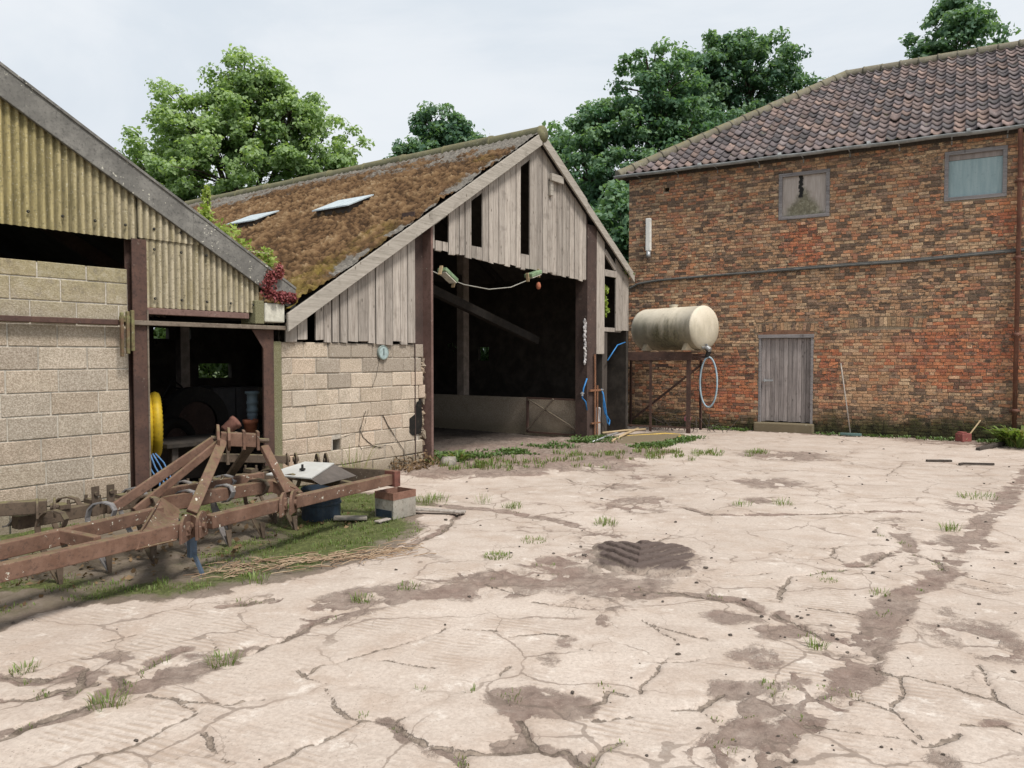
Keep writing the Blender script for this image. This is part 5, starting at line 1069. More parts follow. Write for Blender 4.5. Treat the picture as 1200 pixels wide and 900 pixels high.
m=MB();m.lathe((-2.80,.62,zb),(0,0,1),[(0,.005),(.075,0),(.088,.16),(.10,.165),(.10,.215),(.085,.215),(.07,.03),(0,.03)],18);solo('plant_pot','upright terracotta pot on the dark bench','pot',m,MT['terra'],'B',(-2.8,.62,zb),smooth=True)
m=MB();m.lathe((-3.19,.62,zb+.09),(.75,-.15,.55),[(0,.005),(.07,0),(.082,.15),(.092,.155),(.092,.2),(.078,.2),(.065,.03),(0,.03)],18);solo('plant_pot','tipped pinkish clay pot behind the cultivator headstock','pot',m,M_simple('pale_terracotta',(.33,.16,.125),.9),'B',(-3.19,.62,zb),smooth=True)
CBN=Thing('steel_cabinet','black steel cabinet standing deep inside the left barn','cabinet','B',(-.6,4.5,0));m=MB();m.box(-1.1,-.1,4.2,4.8,0,1.15);CBN.part('body',m,M_simple('dark_cabinet',(.03,.03,.033),.6),bevel=.01)
for x in(-1.08,-.59):m=MB();m.box(x,x+.47,4.185,4.198,.05,1.12);CBN.part('door',m,M_simple('dark_cabinet_door',(.04,.04,.045),.55),bevel=.005)
TY=Thing('loose_wheel','worn black tyred wheel leaning in the gloom of the left barn','wheel','B',(-2.9,2.2,0));m=MB();m.lathe((-2.9,2.3,.42),(.3,-.95,.1),[(.26,-.09),(.36,-.10),(.41,-.07),(.42,0),(.41,.07),(.36,.10),(.26,.09),(.24,0),(.26,-.09)],28);TY.part('tyre',m,MT['black'],smooth=True);m=MB();m.lathe((-2.9,2.3,.42),(.3,-.95,.1),[(.05,-.02),(.24,-.03),(.26,-.08),(.26,.06),(.05,.03)],24);TY.part('rim',m,MT['steelpost'],smooth=True)
TR=Thing('old_tractor','shadowy old tractor parked inside the left barn','tractor','B',(-2.2,4.2,0))
m=MB();m.box(-3.2,-1.9,3.9,4.4,.55,1.0);TR.part('bonnet',m,M_simple('dark_tractor_paint',(.03,.035,.04),.5),bevel=.05)
for x,r,y in((-3.0,.32,3.7),(-1.7,.6,3.62)):
    m=MB();m.lathe((x,y,r),(0,1,0),[(r*.6,0),(r,.02),(r,.2),(r*.6,.22)],22);wo_=TR.part('wheel',m,MT['black'])
    m=MB();m.lathe((x,y,r),(0,1,0),[(0,.03),(r*.58,.03),(r*.6,.18),(0,.18)],18);TR.part('rim',m,MT['steelpost'],wo_)
m=MB();m.tube([(-2.0,4.15,1.0),(-1.85,4.15,1.25)],.02,6);m.lathe((-1.85,4.15,1.25),(.5,0,.86),[(.19,-.015),(.205,0),(.19,.015),(.175,0),(.19,-.015)],18);TR.part('steering_wheel',m,MT['black'])
m=MB();m.box(-1.6,-1.2,3.95,4.35,.85,.92);m.box(-1.25,-1.18,3.95,4.35,.92,1.2);TR.part('seat',m,MT['black'],bevel=.03)
m=MB();m.tube([(-2.7,4.15,1.0),(-2.7,4.15,1.45)],.03,8);TR.part('exhaust',m,MT['steelrust'])
# ================================================================== around the timber barn
# thermometer-like disc on dwarf wall
DI=Thing('round_dial','small round green grey dial hung on the pale block wall','dial','B',(-1.02,-.03,1.66));m=MB();m.lathe((-1.02,-.016,1.76),(0,-1,0),[(0,0),(.105,0),(.108,.02),(.10,.035),(.094,.035),(.09,.028),(0,.028)],24);DI.part('case',m,M_simple('weathered_dial',(.25,.30,.28),.6,.1));m=MB();m.lathe((-1.02,-.045,1.76),(0,-1,0),[(0,0),(.088,0),(.088,.003),(0,.003)],24);DI.part('face',m,M_simple('dial_face',(.34,.43,.43),.5,0,.2,20));m=MB();m.box(-1.025,-1.012,-.051,-.0485,1.72,1.82);DI.part('needle',m,MT['black']);m=MB();m.box(-1.06,-1.02,-.03,-.016,1.86,1.90);DI.part('hook',m,MT['steelrust'])
GT=Thing('gate','rusty cross braced gate hung against the low wall inside the barn','gate','B',(4.78,.7,0))
gz=MB();G0,G1=.02,1.46
gz.beam((4.80,G0,.80),(4.80,G1,.80),.035,.035);gz.beam((4.80,G0,.06),(4.80,G1,.06),.035,.035);gz.beam((4.80,G0,.06),(4.80,G0,.82),.035,.035);gz.beam((4.80,G1,.06),(4.80,G1,.82),.04,.05);GT.part('frame',gz,MT['steelrust'])
gz=MB();gz.beam((4.79,G0,.08),(4.79,G1,.78),.03,.03);GT.part('brace',gz,MT['rail']);gz=MB();gz.beam((4.76,G1-.02,.12),(4.76,G0+.75,.80),.03,.03);GT.part('brace',gz,MT['rail'])
# cable with two lamps
m=MB();cb=[(-.02,.02,3.07),(.36,-.05,2.955),(.8,-.05,2.88),(1.47,-.05,2.85),(2.1,-.05,2.93),(2.6,-.02,3.08),(3.08,.03,3.25)];m.tube(cb,.009,6);solo('hanging_cable','pale cable sagging across the open front of the timber barn','cable',m,MT['palecable'],'B',(0,0,2.8),smooth=True)
for (lx,lz,tilt,lab) in((.38,2.99,.5,'green floodlight at the left of the sagging cable'),(2.78,3.22,-.3,'green floodlight under the barn boards at the right of the sagging cable')):
    FLD=Thing('floodlight',lab,'floodlight','B',(lx,-.05,lz))
    c,s=math.cos(tilt),math.sin(tilt);tr=lambda p:(lx+p[0]*c+p[2]*s*.6,-.06+p[1],lz+p[2]*c-p[0]*s)
    m=MB();m.box(-.17,.17,-.10,.08,-.03,.04);m.v=[tr(p) for p in m.v];FLD.part('housing',m,MT['greenlamp'],bevel=.01)
    m=MB();m.box(-.15,.15,-.09,.06,-.05,-.032);m.v=[tr(p) for p in m.v];FLD.part('reflector',m,MT['lead'])
    for xa in(-.19,.172):m=MB();m.box(xa,xa+.018,-.03,.03,-.10,.06);m.v=[tr(p) for p in m.v];FLD.part('bracket',m,MT['palewood'])
m=MB();m.blob((2.95,-.07,3.02),.05,.05,.07,3,8,.1);solo('lamp_bulb','brown dangling bulb holder below the right floodlight','bulb',m,MT['terra'],'B',(2.95,-.07,3.02),smooth=True)
# blue hose on the right stanchion
m=MB();m.tube([(5.28,-.10,1.02),(5.30,-.14,.9),(5.33,-.13,.65),(5.42,-.12,.48),(5.54,-.12,.40),(5.60,-.13,.33),(5.56,-.14,.24),(5.48,-.14,.30),(5.43,-.14,.5),(5.36,-.14,.72),(5.31,-.12,.95)],.017,7);HS=Thing('water_hose','bright blue hose looped on the stanchion at the right of the barn opening','hose','B',(5.2,-.1,.2));HS.part('hose',m,MT['blueplastic'],smooth=True);m=MB();m.tube([(4.72,-.08,1.25),(4.62,-.06,1.05),(4.58,-.05,.86),(4.68,-.07,.78),(4.73,-.08,.60)],.016,7);HS.part('hose_end',m,MT['blueplastic'],smooth=True);m=MB();m.tube([(5.55,-.10,1.62),(5.95,-.12,1.95),(6.35,-.1,2.02)],.014,6)
HS.part('hose_end',m,MT['blueplastic'],smooth=True)
m=MB();m.lathe((5.22,-.12,1.0),(1,0,0),[(0,0),(.02,0),(.02,.1),(0,.1)],8);m.lathe((4.56,-.06,.9),(0,0,1),[(0,0),(.025,0),(.025,.08),(0,.08)],8);m.box(4.5,4.62,-.08,-.05,.94,.96);HS.part('tap',m,MT['galv'])
# poles, hose and slabs heaped by the stanchion
def pole(a,b,r,mat,lab,cat='pole',nm='pole'):
    m=MB();m.tube([a,tuple((p+q)/2+(.0,.0,.012)[i] for i,(p,q) in enumerate(zip(a,b))),b],r,7);solo(nm,lab,cat,m,MT[mat],'B',tuple((p+q)/2 for p,q in zip(a,b)),smooth=True)
pole((4.0,-.62,.04),(5.75,-.42,.12),.022,'galv','grey metal pole on the ground nearest the barn stanchion')
pole((4.35,-.85,.04),(6.1,-.55,.14),.028,'palewood','pale timber pole lying beside the grey metal pole')
pole((4.9,-.35,.13),(6.15,-.7,.13),.024,'palewood','pale timber pole lying crosswise on top of the heap')
m=MB();m.tube([(5.2,-.62,.05),(5.7,-.85,.05),(6.2,-1.15,.06),(6.35,-1.4,.04),(6.1,-1.55,.03),(5.6,-1.35,.03)],.018,7);solo('yellow_hose','yellow ochre hose curled on the ground below the fuel tank stand','hose',m,M_simple('ochre_hose',(.50,.34,.08),.6),'B',(5.8,-1,0),smooth=True)
m=MB();m.add([(4.1,-1.15,0),(5.0,-1.62,0),(6.5,-1.5,0),(6.8,-.75,0),(5.2,-.42,0),(4.1,-1.15,.05),(5.0,-1.6,.055),(6.45,-1.48,.05),(6.75,-.8,.05),(5.2,-.45,.06)],[(5,6,7,8,9),(0,1,6,5),(1,2,7,6),(2,3,8,7),(3,4,9,8),(4,0,5,9)]);solo('stone_slab','sandy flat slab under the poles beside the barn stanchion','slab',m,M_block('sandy_slab',(.50,.42,.31),lich=.2),'B',(5.4,-1,0),bevel=.015)
m=MB();m.blob((-.02,-.42,.07),.17,.13,.10,5,9,.2);solo('field_stone','grey rounded stone at the foot of the broken wall end','stone',m,MT['stone'],'B',(0,-.42,0),smooth=True)
# ================================================================== fuel tank and stand (frame W)
ST=Thing('tank_stand','rusty angle iron stand against the brick wall carrying the cream tank','stand','W',(1.1,-.9,0))
F_=-1.42;Rr=-.42;zt=1.62
for x in(.20,1.07,1.93):
    m=MB();m.box(x,x+.10 if x<1 or x>1.5 else x+.06,F_,F_+.012,-.03,zt);m.box(x,x+.012,F_+.013,F_+.10,-.03,zt);ST.part('leg',m,MT['standrust'])
for x in(.20,1.93):
    m=MB();m.box(x,x+.07,Rr-.008,Rr,-.03,zt);m.box(x+.062,x+.07,Rr-.07,Rr,-.03,zt);ST.part('leg',m,MT['standrust'])
m=MB();m.box(.12,2.05,F_-.012,F_-.002,zt,zt+.19);m.box(.12,2.05,F_-.0,F_+.09,zt+.142,zt+.15);m.box(.12,2.05,F_,F_+.09,zt-.008,zt);ST.part('front_rail',m,MT['standrust'],bevel=.003)
m=MB();m.box(.12,2.06,Rr+.0,Rr+.01,zt,zt+.15);m.box(.12,.13,F_+.1,Rr,zt,zt+.15);m.box(2.045,2.055,F_+.1,Rr,zt,zt+.13);m.box(2.056,2.42,-1.30,-1.24,zt+.05,zt+.10);ST.part('side_rail',m,MT['standrust'])
m=MB();m.box(.25,2.0,F_-.02,F_-.008,.10,.14);m.beam((.25,Rr,.15),(1.95,Rr,1.5),.03,.05);m.box(.3,.55,F_+.02,F_+.05,zt-.15,zt-.09);m.box(1.2,1.5,F_+.02,F_+.05,zt-.15,zt-.09);ST.part('tie_bar',m,MT['standrust'])
TA=math.atan2(-.809,.588);tc_=Vector(toworld('W',(0,0,0)))
TK=Thing('fuel_tank','cream horizontal cylindrical fuel tank with algae stains on a rusty stand','tank','G',(4.24,16.95,2.34))
TK.o.rotation_euler=(0,0,TA+math.pi);  # local x runs from the near end back to the far end
TK.org=(0,0,0);r=.485
m=MB();m.lathe((0,0,0),(1,0,0),[(0,-.10),(.15,-.097),(.30,-.08),(.42,-.045),(.475,-.008),(r+.004,.012),(r+.004,.03),(r,.034),(r,.62),(r+.0015,.632),(r,.65),(r,1.72),(.46,1.80),(.36,1.88),(.2,1.92),(0,1.93)],40);m.v=[(-x+1.73-1.73,y,z) if 0 else (x,y,z) for x,y,z in m.v]
TK.part('shell',m,MT['tank'],smooth=True)
for x in(.18,1.40):
    m=MB();pts=[(y,-.52) for y in(-.42,.42)];prf=[(-.42,-.50),(.42,-.50)]+[(.46*math.cos(a),.5*math.sin(a)+.0) for a in np.linspace(-.75,-math.pi+.75,9)]
    m.add([(x,p,q) for p,q in prf]+[(x+.11,p,q) for p,q in prf],[tuple(range(len(prf))),tuple(range(2*len(prf)-1,len(prf)-1,-1))]+[(i,i+len(prf),(i+1)%len(prf)+len(prf),(i+1)%len(prf)) for i in range(len(prf))]);TK.part('cradle',m,M_simple('tank_cradle',(.50,.42,.30),.8,0,.2,6))
m=MB();m.lathe((.9,0,r-.01),(0,0,1),[(0,0),(.09,0),(.09,.05),(.1,.05),(.1,.075),(0,.08)],16);TK.part('filler_cap',m,MT['tank'])
m=MB();m.tube([(-.04,.1,-.44),(-.16,.1,-.44)],.03,8);m.lathe((-.16,.1,-.44),(-.6,0,-.4),[(0,0),(.05,0),(.05,.1),(0,.1)],10);m.box(-.17,-.1,.09,.11,-.41,-.36);TK.part('outlet_valve',m,MT['galv'])
m=MB();m.tube([(2.35,-1.30,1.90),(2.40,-1.32,1.80),(2.36,-1.34,1.70)],[.05,.06,.045],9);HH=Thing('delivery_hose','pale blue grey delivery hose hanging in a loop from the fuel tank','hose','W',(2.4,-1.3,.6));HH.part('nozzle',m,MT['black'])
m=MB();pts=[]
for a in np.linspace(-.12,2*math.pi-.12,30):
    u=math.sin(a);v_=math.cos(a);pts.append((2.40+.19*u*(1-.12*v_),-1.33+.03*math.sin(2*a),1.14+.55*v_))
m.tube(pts,.020,8);HH.part('hose',m,MT['greyhose'],smooth=True)
m=MB();m.blob((1.82,-.95,.28),.085,.085,.085,4,12,.0);solo('pink_ball','pink ball float hanging behind the tank stand legs','ball',m,MT['pink'],'W',(1.82,-.95,.28),smooth=True)
m=MB();m.tube([(1.82,-.95,.36),(1.82,-.95,1.6)],.006,5);solo('float_cord','thin cord holding the pink ball under the tank','cord',m,MT['cable'],'W',(1.82,-.95,1.0))
BR=Thing('broom','slender grey handled broom leaning on the brick wall right of the door','broom','W',(5.2,-.35,0));m=MB();m.tube([(4.93,-.03,1.56),(5.18,-.36,.07)],.014,7);BR.part('handle',m,MT['plank'],smooth=True);m=MB();m.box(4.98,5.40,-.42,-.34,.02,.075);BR.part('head',m,M_simple('teal_broom_head',(.10,.17,.16),.8),bevel=.01)
m=MB();rg=random.Random(14)
for k in range(26):
    x=1.0+rg.random()*1.7;y=-.8-rg.random()*.5;m.tube([(x,y,.02),(x+rg.uniform(-.3,.3),y+rg.uniform(-.2,.2),rg.uniform(.1,.42)),(x+rg.uniform(-.5,.5),y+rg.uniform(-.2,.2),rg.uniform(.05,.5))],.008,5)
solo('twig_pile','tangle of bare twigs and wire under the tank stand','twigs',m,MT['darkwood'],'W',(1.8,-1,0),kind='stuff')
def gsolo(nm,lab,cat,mb,mat,x,y,rz=0,**k):
    o=solo(nm,lab,cat,mb,mat,'G',(0,0,0),**k);o.location=(x,y,zat(x,y));o.rotation_euler=(0,0,rz);return o
m=MB();m.box(-.12,.12,-.09,.09,0,.17);m.box(-.10,.02,-.07,.07,.171,.20);gsolo('red_container','faded red plastic container lying near the wall foot at right','container',m,MT['redbrickbit'],9.05,15.35,.3,bevel=.02)
m=MB();m.beam((-.72,-.05,.03),(.72,.05,.06),.07,.06);gsolo('timber_batten','long dark batten lying on the concrete near the red container','batten',m,MT['darkwood'],8.95,14.25,.62,bevel=.005)
m=MB();m.beam((-.2,0,.02),(.2,0,.02),.05,.035);gsolo('timber_offcut','straight black offcut lying on the yard at right','offcut',m,MT['darkwood'],6.95,12.45,-.05,bevel=.004)
m=MB();m.beam((-.22,.0,.02),(.22,0,.025),.04,.03);m.beam((-.22,.0,.02),(-.3,-.1,.02),.03,.03);gsolo('timber_offcut','forked brown stick next to the straight black offcut','stick',m,MT['darkwood'],7.35,12.05,-.25)
m=MB();m.tube([(7.55,-.02,.42),(7.30,-.35,.05)],.014,6);m.tube([(7.30,-.35,.05),(7.22,-.38,.06),(7.18,-.36,.12)],.012,6);solo('leaning_stick','pale thin stick leaning on the damp wall foot','stick',m,MT['palewood'],'W',(7.4,-.2,0))
m=MB();m.lathe((0,0,.0),(.2,.1,1),[(0,0),(.06,0),(.065,.1),(.05,.12),(0,.12)],12);gsolo('white_pot','small white plastic pot near the weeds at the right edge','pot',m,MT['white'],9.72,14.9)
m=MB();m.box(-.45,.45,-.12,.12,0,.07);gsolo('stone_slab','long pale kerb slab at the damp wall foot behind the red container','slab',m,MT['stone'],9.45,15.6,-.5,bevel=.02)
def M_mud():
    n=NB('tyre_mud');f=n.noise(30,5,.75);t=n.ma('ADD',n.attr('tr'),n.ma('MULTIPLY',n.ma('SUBTRACT',f,.5),.5));col=n.mix(n.mr(t,.25,.7),(.30,.245,.205),(.115,.088,.078));col=n.mix(n.ma('MULTIPLY',n.mr(n.noise(50,4,.7),.52,.66),.5),col,(.07,.055,.05));n.bump(f,.7,.012);return n.done(col,.97,0,.1)
# chevron tread mud heap
xx=np.arange(-.56,.60,.01);yy_=np.arange(-.56,.56,.01);XX,YY=np.meshgrid(xx,yy_);n1,n2=len(xx),len(yy_);XX=XX.ravel();YY=YY.ravel()
en=np.clip(1.12-np.maximum(np.abs(XX)/.46,np.abs(YY)/.50)*.75-.25*np.hypot(XX/.44,YY/.48)+(fbm(XX*5,YY*5,91)-.5)*.4,0,1);ph=(YY-1.15*np.abs(XX+.04))/.21
tread=sstep(.35,.55,np.abs((ph%1)-.5)*2)*1.0
zz=sstep(0,.25,en)*(.004+.062*tread*(.75+.5*fbm(XX*7,YY*7,92))+.014*fbm(XX*25,YY*25,93))*(.5+.5*sstep(.1,.5,en))-.012
J,I=np.meshgrid(np.arange(n1-1),np.arange(n2-1));b_=(I*n1+J).ravel();F=np.stack([b_,b_+1,b_+n1+1,b_+n1],1);groove=tread*sstep(.1,.4,en);keep=(en[F].max(1)>.02)
o=solo('mud_heap','dark dried mud heap with chevron tyre tread in the middle of the yard','mud',fastmesh('mud',np.stack([XX,YY,zz],1),F[keep],vatt={'tr':groove},smooth=True),M_mud(),'G',(0,0,0));o.location=(1.12,6.42,zat(1.12,6.42));o.rotation_euler=(0,0,R(-12))
# loose pebbles and crumbs
m=MB();rg=random.Random(21)
for k in range(420):
    if k<280:x=rg.uniform(-3.5,9.5);y=3+14*rg.random()**1.3
    elif k<360:
        q=rg.choice(STRIPS[17:24]);p=rg.choice(q[1]);x=p[0]+rg.gauss(0,.3);y=p[1]+rg.gauss(0,.35)
    else:x=rg.gauss(1.1,.6);y=rg.gauss(6.6,.6)
    if -(x+1.2992)*math.sin(a54)+(y-12.002)*math.cos(a54)>-.3:continue
    s=rg.choice([.004,.005,.006,.008,.012,.016 if y>6 else .009]);m.blob((x,y,zat(x,y)+s*.35),s*rg.uniform(.8,1.5),s*rg.uniform(.8,1.3),s*.7,k,6,.3)
solo('loose_gravel','','gravel',m,MT['pebble'],kind='stuff')
# ================================================================== PLANTS
def blades(n,r,h,wd,seed,lean=.5,broad=False,cx=0,cy=0):
    rg=np.random.default_rng(seed);V=[];F=[];C=[]
    for k in range(n):
        a=rg.uniform(0,2*math.pi);q=r*math.sqrt(rg.uniform(0,1))*.7;bx,by=cx+q*math.cos(a),cy+q*math.sin(a);hh_=h*rg.uniform(.45,1.1);le=lean*rg.uniform(.2,1.2);a2=a+rg.normal(0,.6);dx,dy=math.cos(a2),math.sin(a2);px,py=-dy,dx;w=wd*rg.uniform(.6,1.2)
        c=float(np.clip(rg.normal(.5,.22),0,1));b=len(V)
        pr=[(0,0,.5),(.35*le,.5,1),(.75*le,.86,.75),(1.15*le,1.0,.08)] if not broad else [(0,0,.3),(.3*le,.4,.9),(.8*le,.62,1.1),(1.35*le,.6,.1)]
        for s,z,ww in pr:
            for sg in(-1,1):V.append((bx+dx*s*hh_+px*w*ww*sg/2,by+dy*s*hh_+py*w*ww*sg/2,z*hh_))
        for i in range(3):F.append((b+2*i,b+2*i+1,b+2*i+3,b+2*i+2));C.append((c,c,c))
    return np.array(V),np.array(F),np.array(C)
def tuft(lab,x,y,r,h,n,seed,wd=.012,mat='weed',nm='weed_tuft',cat='weed',group=None,broad=False):
    V,F,C=blades(int(n*1.6) if not broad else n,r*1.45,h*(random.Random(seed).uniform(.5,.85) if not broad else 1),wd*(.62 if not broad else 1),seed,lean=.75,broad=broad);o=solo(nm,lab,cat,fastmesh(nm,V,F,C),MT[mat],'G',(0,0,0),group);o.location=(x,y,zat(x,y)-.005);return o
TU=[('bright grass tuft in the dirt joint at lower left',-1.62,4.25,.09,.09,70,.008),('small grass tuft nearest the camera in the lower left joint',-1.98,3.72,.09,.10,60,.008),('twin weed tuft in the cracked slab at the left edge',-2.65,4.12,.07,.08,40,.008),('low weed at the very left edge of the cracked slab',-2.85,4.05,.06,.06,30,.008),
('single grass tuft on the brown soil below the mossy strip',-1.05,5.35,.08,.07,34,.010),('faint grass tuft at the end of the dirt joint',-.77,5.62,.08,.06,30,.010),('pale grass tuft beside the straw on the mossy strip',-1.95,5.75,.10,.10,34,.010),
('low yellow green weed patch in the middle left of the yard',-.12,6.45,.12,.06,110,.010),('grass patch on the crack left of the mud heap',.2,7.0,.12,.07,50,.010),('weed tuft on the long joint behind the mud heap',-.0,8.62,.12,.10,50,.012),('weed tuft in the dark crumbs beyond the mud heap',.95,7.75,.12,.09,50,.010),('dry weed tuft near the start of the long joint',-.95,9.0,.22,.10,70,.012),('stalky weed standing on the long joint',-.35,8.85,.10,.18,18,.008),
('small weed in the broad dirt crack at right',2.38,5.72,.06,.05,30,.008),('weed at the narrow bend of the broad dirt crack',2.62,5.42,.07,.06,34,.008),('vivid weed tuft low in the broad dirt crack',1.78,4.42,.05,.07,36,.007),('weed tuft high in the dirt crack toward the right edge',4.28,7.45,.09,.10,44,.010),('straggly weeds on the joint at the right edge',5.6,9.2,.22,.12,70,.012),('tiny weed on the cross joint at the middle right',2.62,8.7,.10,.10,30,.010),('second tiny weed on the cross joint',3.1,8.75,.10,.10,30,.010),('weed patch on the reddish stain before the door',4.35,13.6,.22,.12,90,.014),('thin weed strip near the tank stand',3.3,13.4,.2,.12,60,.014)]
for k,(lab,x,y,r,h,n,wd) in enumerate(TU):tuft(lab,x,y,r,h,n,100+k,wd)
tuft('lush green nettle clump at the right edge by the wall',9.75,14.45,.42,.55,260,300,.06,'weed','nettle_clump','weed',broad=True)
tuft('small weed with yellow flower before the broken wall end',-.86,12.2,.16,.26,60,301,.035,'weed','flowering_weed','weed',broad=True)
tuft('spindly weed growing up the pale wall behind the cultivator',*toworld('B',(-1.75,-.22,0))[:2],.16,.6,22,302,.012,'weed','wall_weed','weed')
# ground-cover masses
def cover(nm,lab,pts,nper,r,h,wd,mat,seed,broad=False,cat='ground cover'):
    rg=random.Random(seed);Vs=[];Fs=[];Cs=[];o=0
    for i,(x,y) in enumerate(pts):
        V,F,C=blades(nper,r,h*rg.uniform(.5,1.2),wd,seed*1000+i,broad=broad);V=V+np.array([x,y,zat(x,y)-.004]);Vs.append(V);Fs.append(F+o);Cs.append(C);o+=len(V)
    return solo(nm,lab,cat,fastmesh(nm,np.concatenate(Vs),np.concatenate(Fs),np.concatenate(Cs)),MT[mat],kind='stuff')
rg=random.Random(31)
pts=[]
while len(pts)<260:
    t=rg.uniform(.0,4.9) if rg.random()<.75 else rg.uniform(-.1,1.2);d=rg.gauss(.35,.22) if t>1.2 else rg.gauss(-.25,.35)
    if t>1.2 and vn([t*1.7],[3.3],5)[0]<.3:continue
    pts.append(toworld('B',(t,-d,0))[:2])
for k in range(110):
    t=rg.uniform(3.6,6.2);d=rg.gauss(1.75,.13)+(t-5)*-.02;pts.append(toworld('B',(t,-d,0))[:2])
cover('barn_weeds','low nettles and weeds along the threshold of the timber barn',pts,11,.17,.105,.034,'nettle',5,True)
pts=[(rg.gauss(x,sx),rg.gauss(y,sy)) for x,y,sx,sy,n in[(-.55,11.5,.3,.18,26),(.3,11.9,.5,.25,30),(1.9,12.9,.6,.22,36),(2.9,13.4,.5,.2,30)] for _ in range(n)]
cover('sparse_grass','sparse grass on the soil in front of the timber barn',pts,14,.12,.09,.014,'weed',6)
pts=[]
while len(pts)<900:
    i=rg.randrange(len(X))
    if moss[i]>.5 and ms[i]>.2 and Y[i]<10:pts.append((X[i],Y[i]))
cover('mossy_grass','short mossy grass on the strip under the cultivator',pts,14,.09,.035,.007,'weed',7)
pts=[toworld('W',(x,-rg.uniform(.03,.35),0))[:2] for x in[rg.uniform(2.1,3.1) for _ in range(40)]+[rg.uniform(4.5,8.3) for _ in range(60)]]
cover('wall_foot_growth','low weeds and moss along the foot of the brick wall',pts,9,.12,.11,.03,'nettle',8,True)
rg=random.Random(52);pts=[]
for _ in range(95):
    hw,pl=rg.choice(STRIPS+CRACKS[4:30:3]);k=rg.randrange(len(pl)-1);u=rg.random();x=pl[k][0]*(1-u)+pl[k+1][0]*u+rg.gauss(0,.03);y=pl[k][1]*(1-u)+pl[k+1][1]*u+rg.gauss(0,.03)
    if 3<y<16 and abs(x)<9:pts.append((x,y))
cover('crack_sprouts','tiny weed sprouts rooted along the cracks of the concrete',pts,7,.05,.03,.006,'weed',9)
# straw trails on the mossy strip
m=MB();rg=random.Random(41)
for k in range(230):
    u=rg.random();x=-2.35+1.5*u+rg.gauss(0,.12);y=5.95+.75*u+rg.gauss(0,.11);a=rg.gauss(.55,.5);L_=rg.uniform(.06,.24);c=(rg.random(),)*3;z=zat(x,y)+rg.uniform(.006,.03)
    m.tube([(x-math.cos(a)*L_/2,y-math.sin(a)*L_/2,z),(x+rg.gauss(0,.015),y,z+rg.uniform(0,.018)),(x+math.cos(a)*L_/2,y+math.sin(a)*L_/2,z)],.0035,4,False,c)
solo('straw_litter','dry reddish straw and twine strewn on the mossy strip','straw',m,MT['straw'],kind='stuff')
rg2=np.random.default_rng(77);N=900;tt_=np.concatenate([rg2.uniform(-.9,.1,350),rg2.uniform(-7.4,-2.9,550)]);dd_=np.concatenate([np.abs(rg2.normal(.12,.12,350))+.02,rg2.uniform(.3,2.4,550)])
cen=np.array([toworld('B',(a,-b,0)) for a,b in zip(tt_,dd_)]);cen[:,2]=[zat(a,b)+rg2.uniform(.005,.03) for a,b in cen[:,:2]]
cen[:350,2]+=np.clip(.22-dd_[:350],0,.2)*rg2.uniform(0,1,350)
V,F,C=leaf_cloud(cen,np.tile([0,0,1.],(N,1)),np.full(N,.035),np.full(N,.5),rg2);solo('dead_leaves','dead leaves drifted against the wall foot and under the cultivator','leaves',fastmesh('dead_leaves',V,F,C),MT['deadleaf'],kind='stuff')
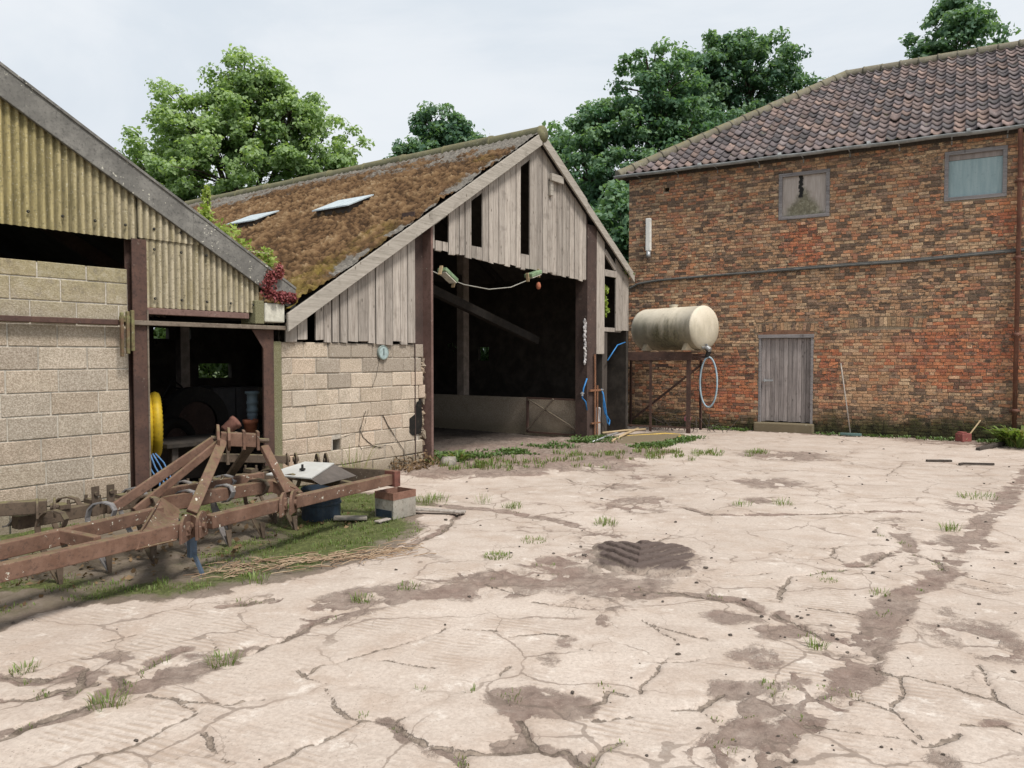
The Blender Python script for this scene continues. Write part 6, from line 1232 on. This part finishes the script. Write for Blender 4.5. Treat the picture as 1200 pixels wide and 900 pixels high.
# creepers
def creeper(nm,lab,fr,org,cents,rads,n,size,mat,seed,stems,cat='creeper'):
    rg=np.random.default_rng(seed);T=Thing(nm,lab,cat,fr,org);P=[]
    for c,r in zip(cents,rads):
        u=rg.normal(size=(n,3));u/=np.linalg.norm(u,axis=1)[:,None];P.append(np.array(c)+u*(rg.uniform(0,1,n)**.5)[:,None]*np.array(r))
    P=np.concatenate(P);V,F,C=leaf_cloud(P,np.tile([0,-.6,.6],(len(P),1)),np.full(len(P),size),.5+.3*(P[:,2]-P[:,2].mean())/max(.2,P[:,2].std()*2),rg)
    T.part('leaves',fastmesh('leaves',V-np.array(org),F,C),MT[mat]);m=MB()
    for s in stems:m.tube(s,.008,5)
    T.part('stems',m,MT['bark'])
creeper('climbing_plant','lime green leafy climber sprouting from the valley behind the left barn verge','B',(-2.5,1.9,2.6),[(-2.5,1.6,3.42),(-2.25,2.0,3.55),(-2.55,2.0,3.75),(-2.05,1.9,3.32),(-2.45,2.1,4.0),(-1.9,1.5,3.15),(-2.75,2.1,3.6)],[(.22,.25,.16),(.28,.25,.16),(.12,.15,.16),(.26,.25,.14),(.06,.08,.2),(.22,.2,.16),(.16,.16,.14)],110,.05,'creeper',9,[[(-2.66,1.9,2.6),(-2.5,1.9,3.2),(-2.45,2.1,4.15)],[(-2.66,1.7,2.6),(-2.3,1.8,3.1),(-1.9,1.5,3.2)],[(-2.66,1.9,2.6),(-2.6,1.8,3.2),(-2.8,2.1,3.7)]])
creeper('red_creeper','dark red creeper hanging over the white padstone between the barns','B',(-2.95,-.1,2.4),[(-3.05,-.12,2.55),(-2.95,-.14,2.45),(-2.82,-.13,2.44),(-3.0,-.12,2.68),(-2.70,-.13,2.44),(-2.9,-.16,2.76)],[(.12,.05,.14),(.14,.06,.08),(.12,.05,.09),(.10,.05,.10),(.10,.05,.07),(.06,.03,.10)],170,.03,'redleaf',10,[[(-3.12,-.09,2.38),(-2.95,-.11,2.5),(-2.7,-.1,2.46)],[(-3.1,-.09,2.36),(-3.04,-.11,2.8)]])
creeper('ivy_sprig','bright green ivy hanging in the gap at the right end of the timber barn','B',(5.8,.1,3.0),[(5.78,.15,3.15),(5.75,.15,2.9),(5.85,.12,2.7)],[(.14,.1,.12),(.16,.1,.14),(.08,.08,.12)],40,.09,'creeper',11,[[(5.7,.2,3.4),(5.78,.15,3.0),(5.85,.12,2.6)]])
creeper('eaves_weed','green weed sprouting from the right eave of the timber barn','B',(6.5,-.1,3.5),[(6.45,-.1,3.6),(6.6,-.1,3.55)],[(.14,.06,.07),(.1,.06,.06)],30,.06,'weed',12,[[(6.3,-.05,3.6),(6.6,-.1,3.55)]])
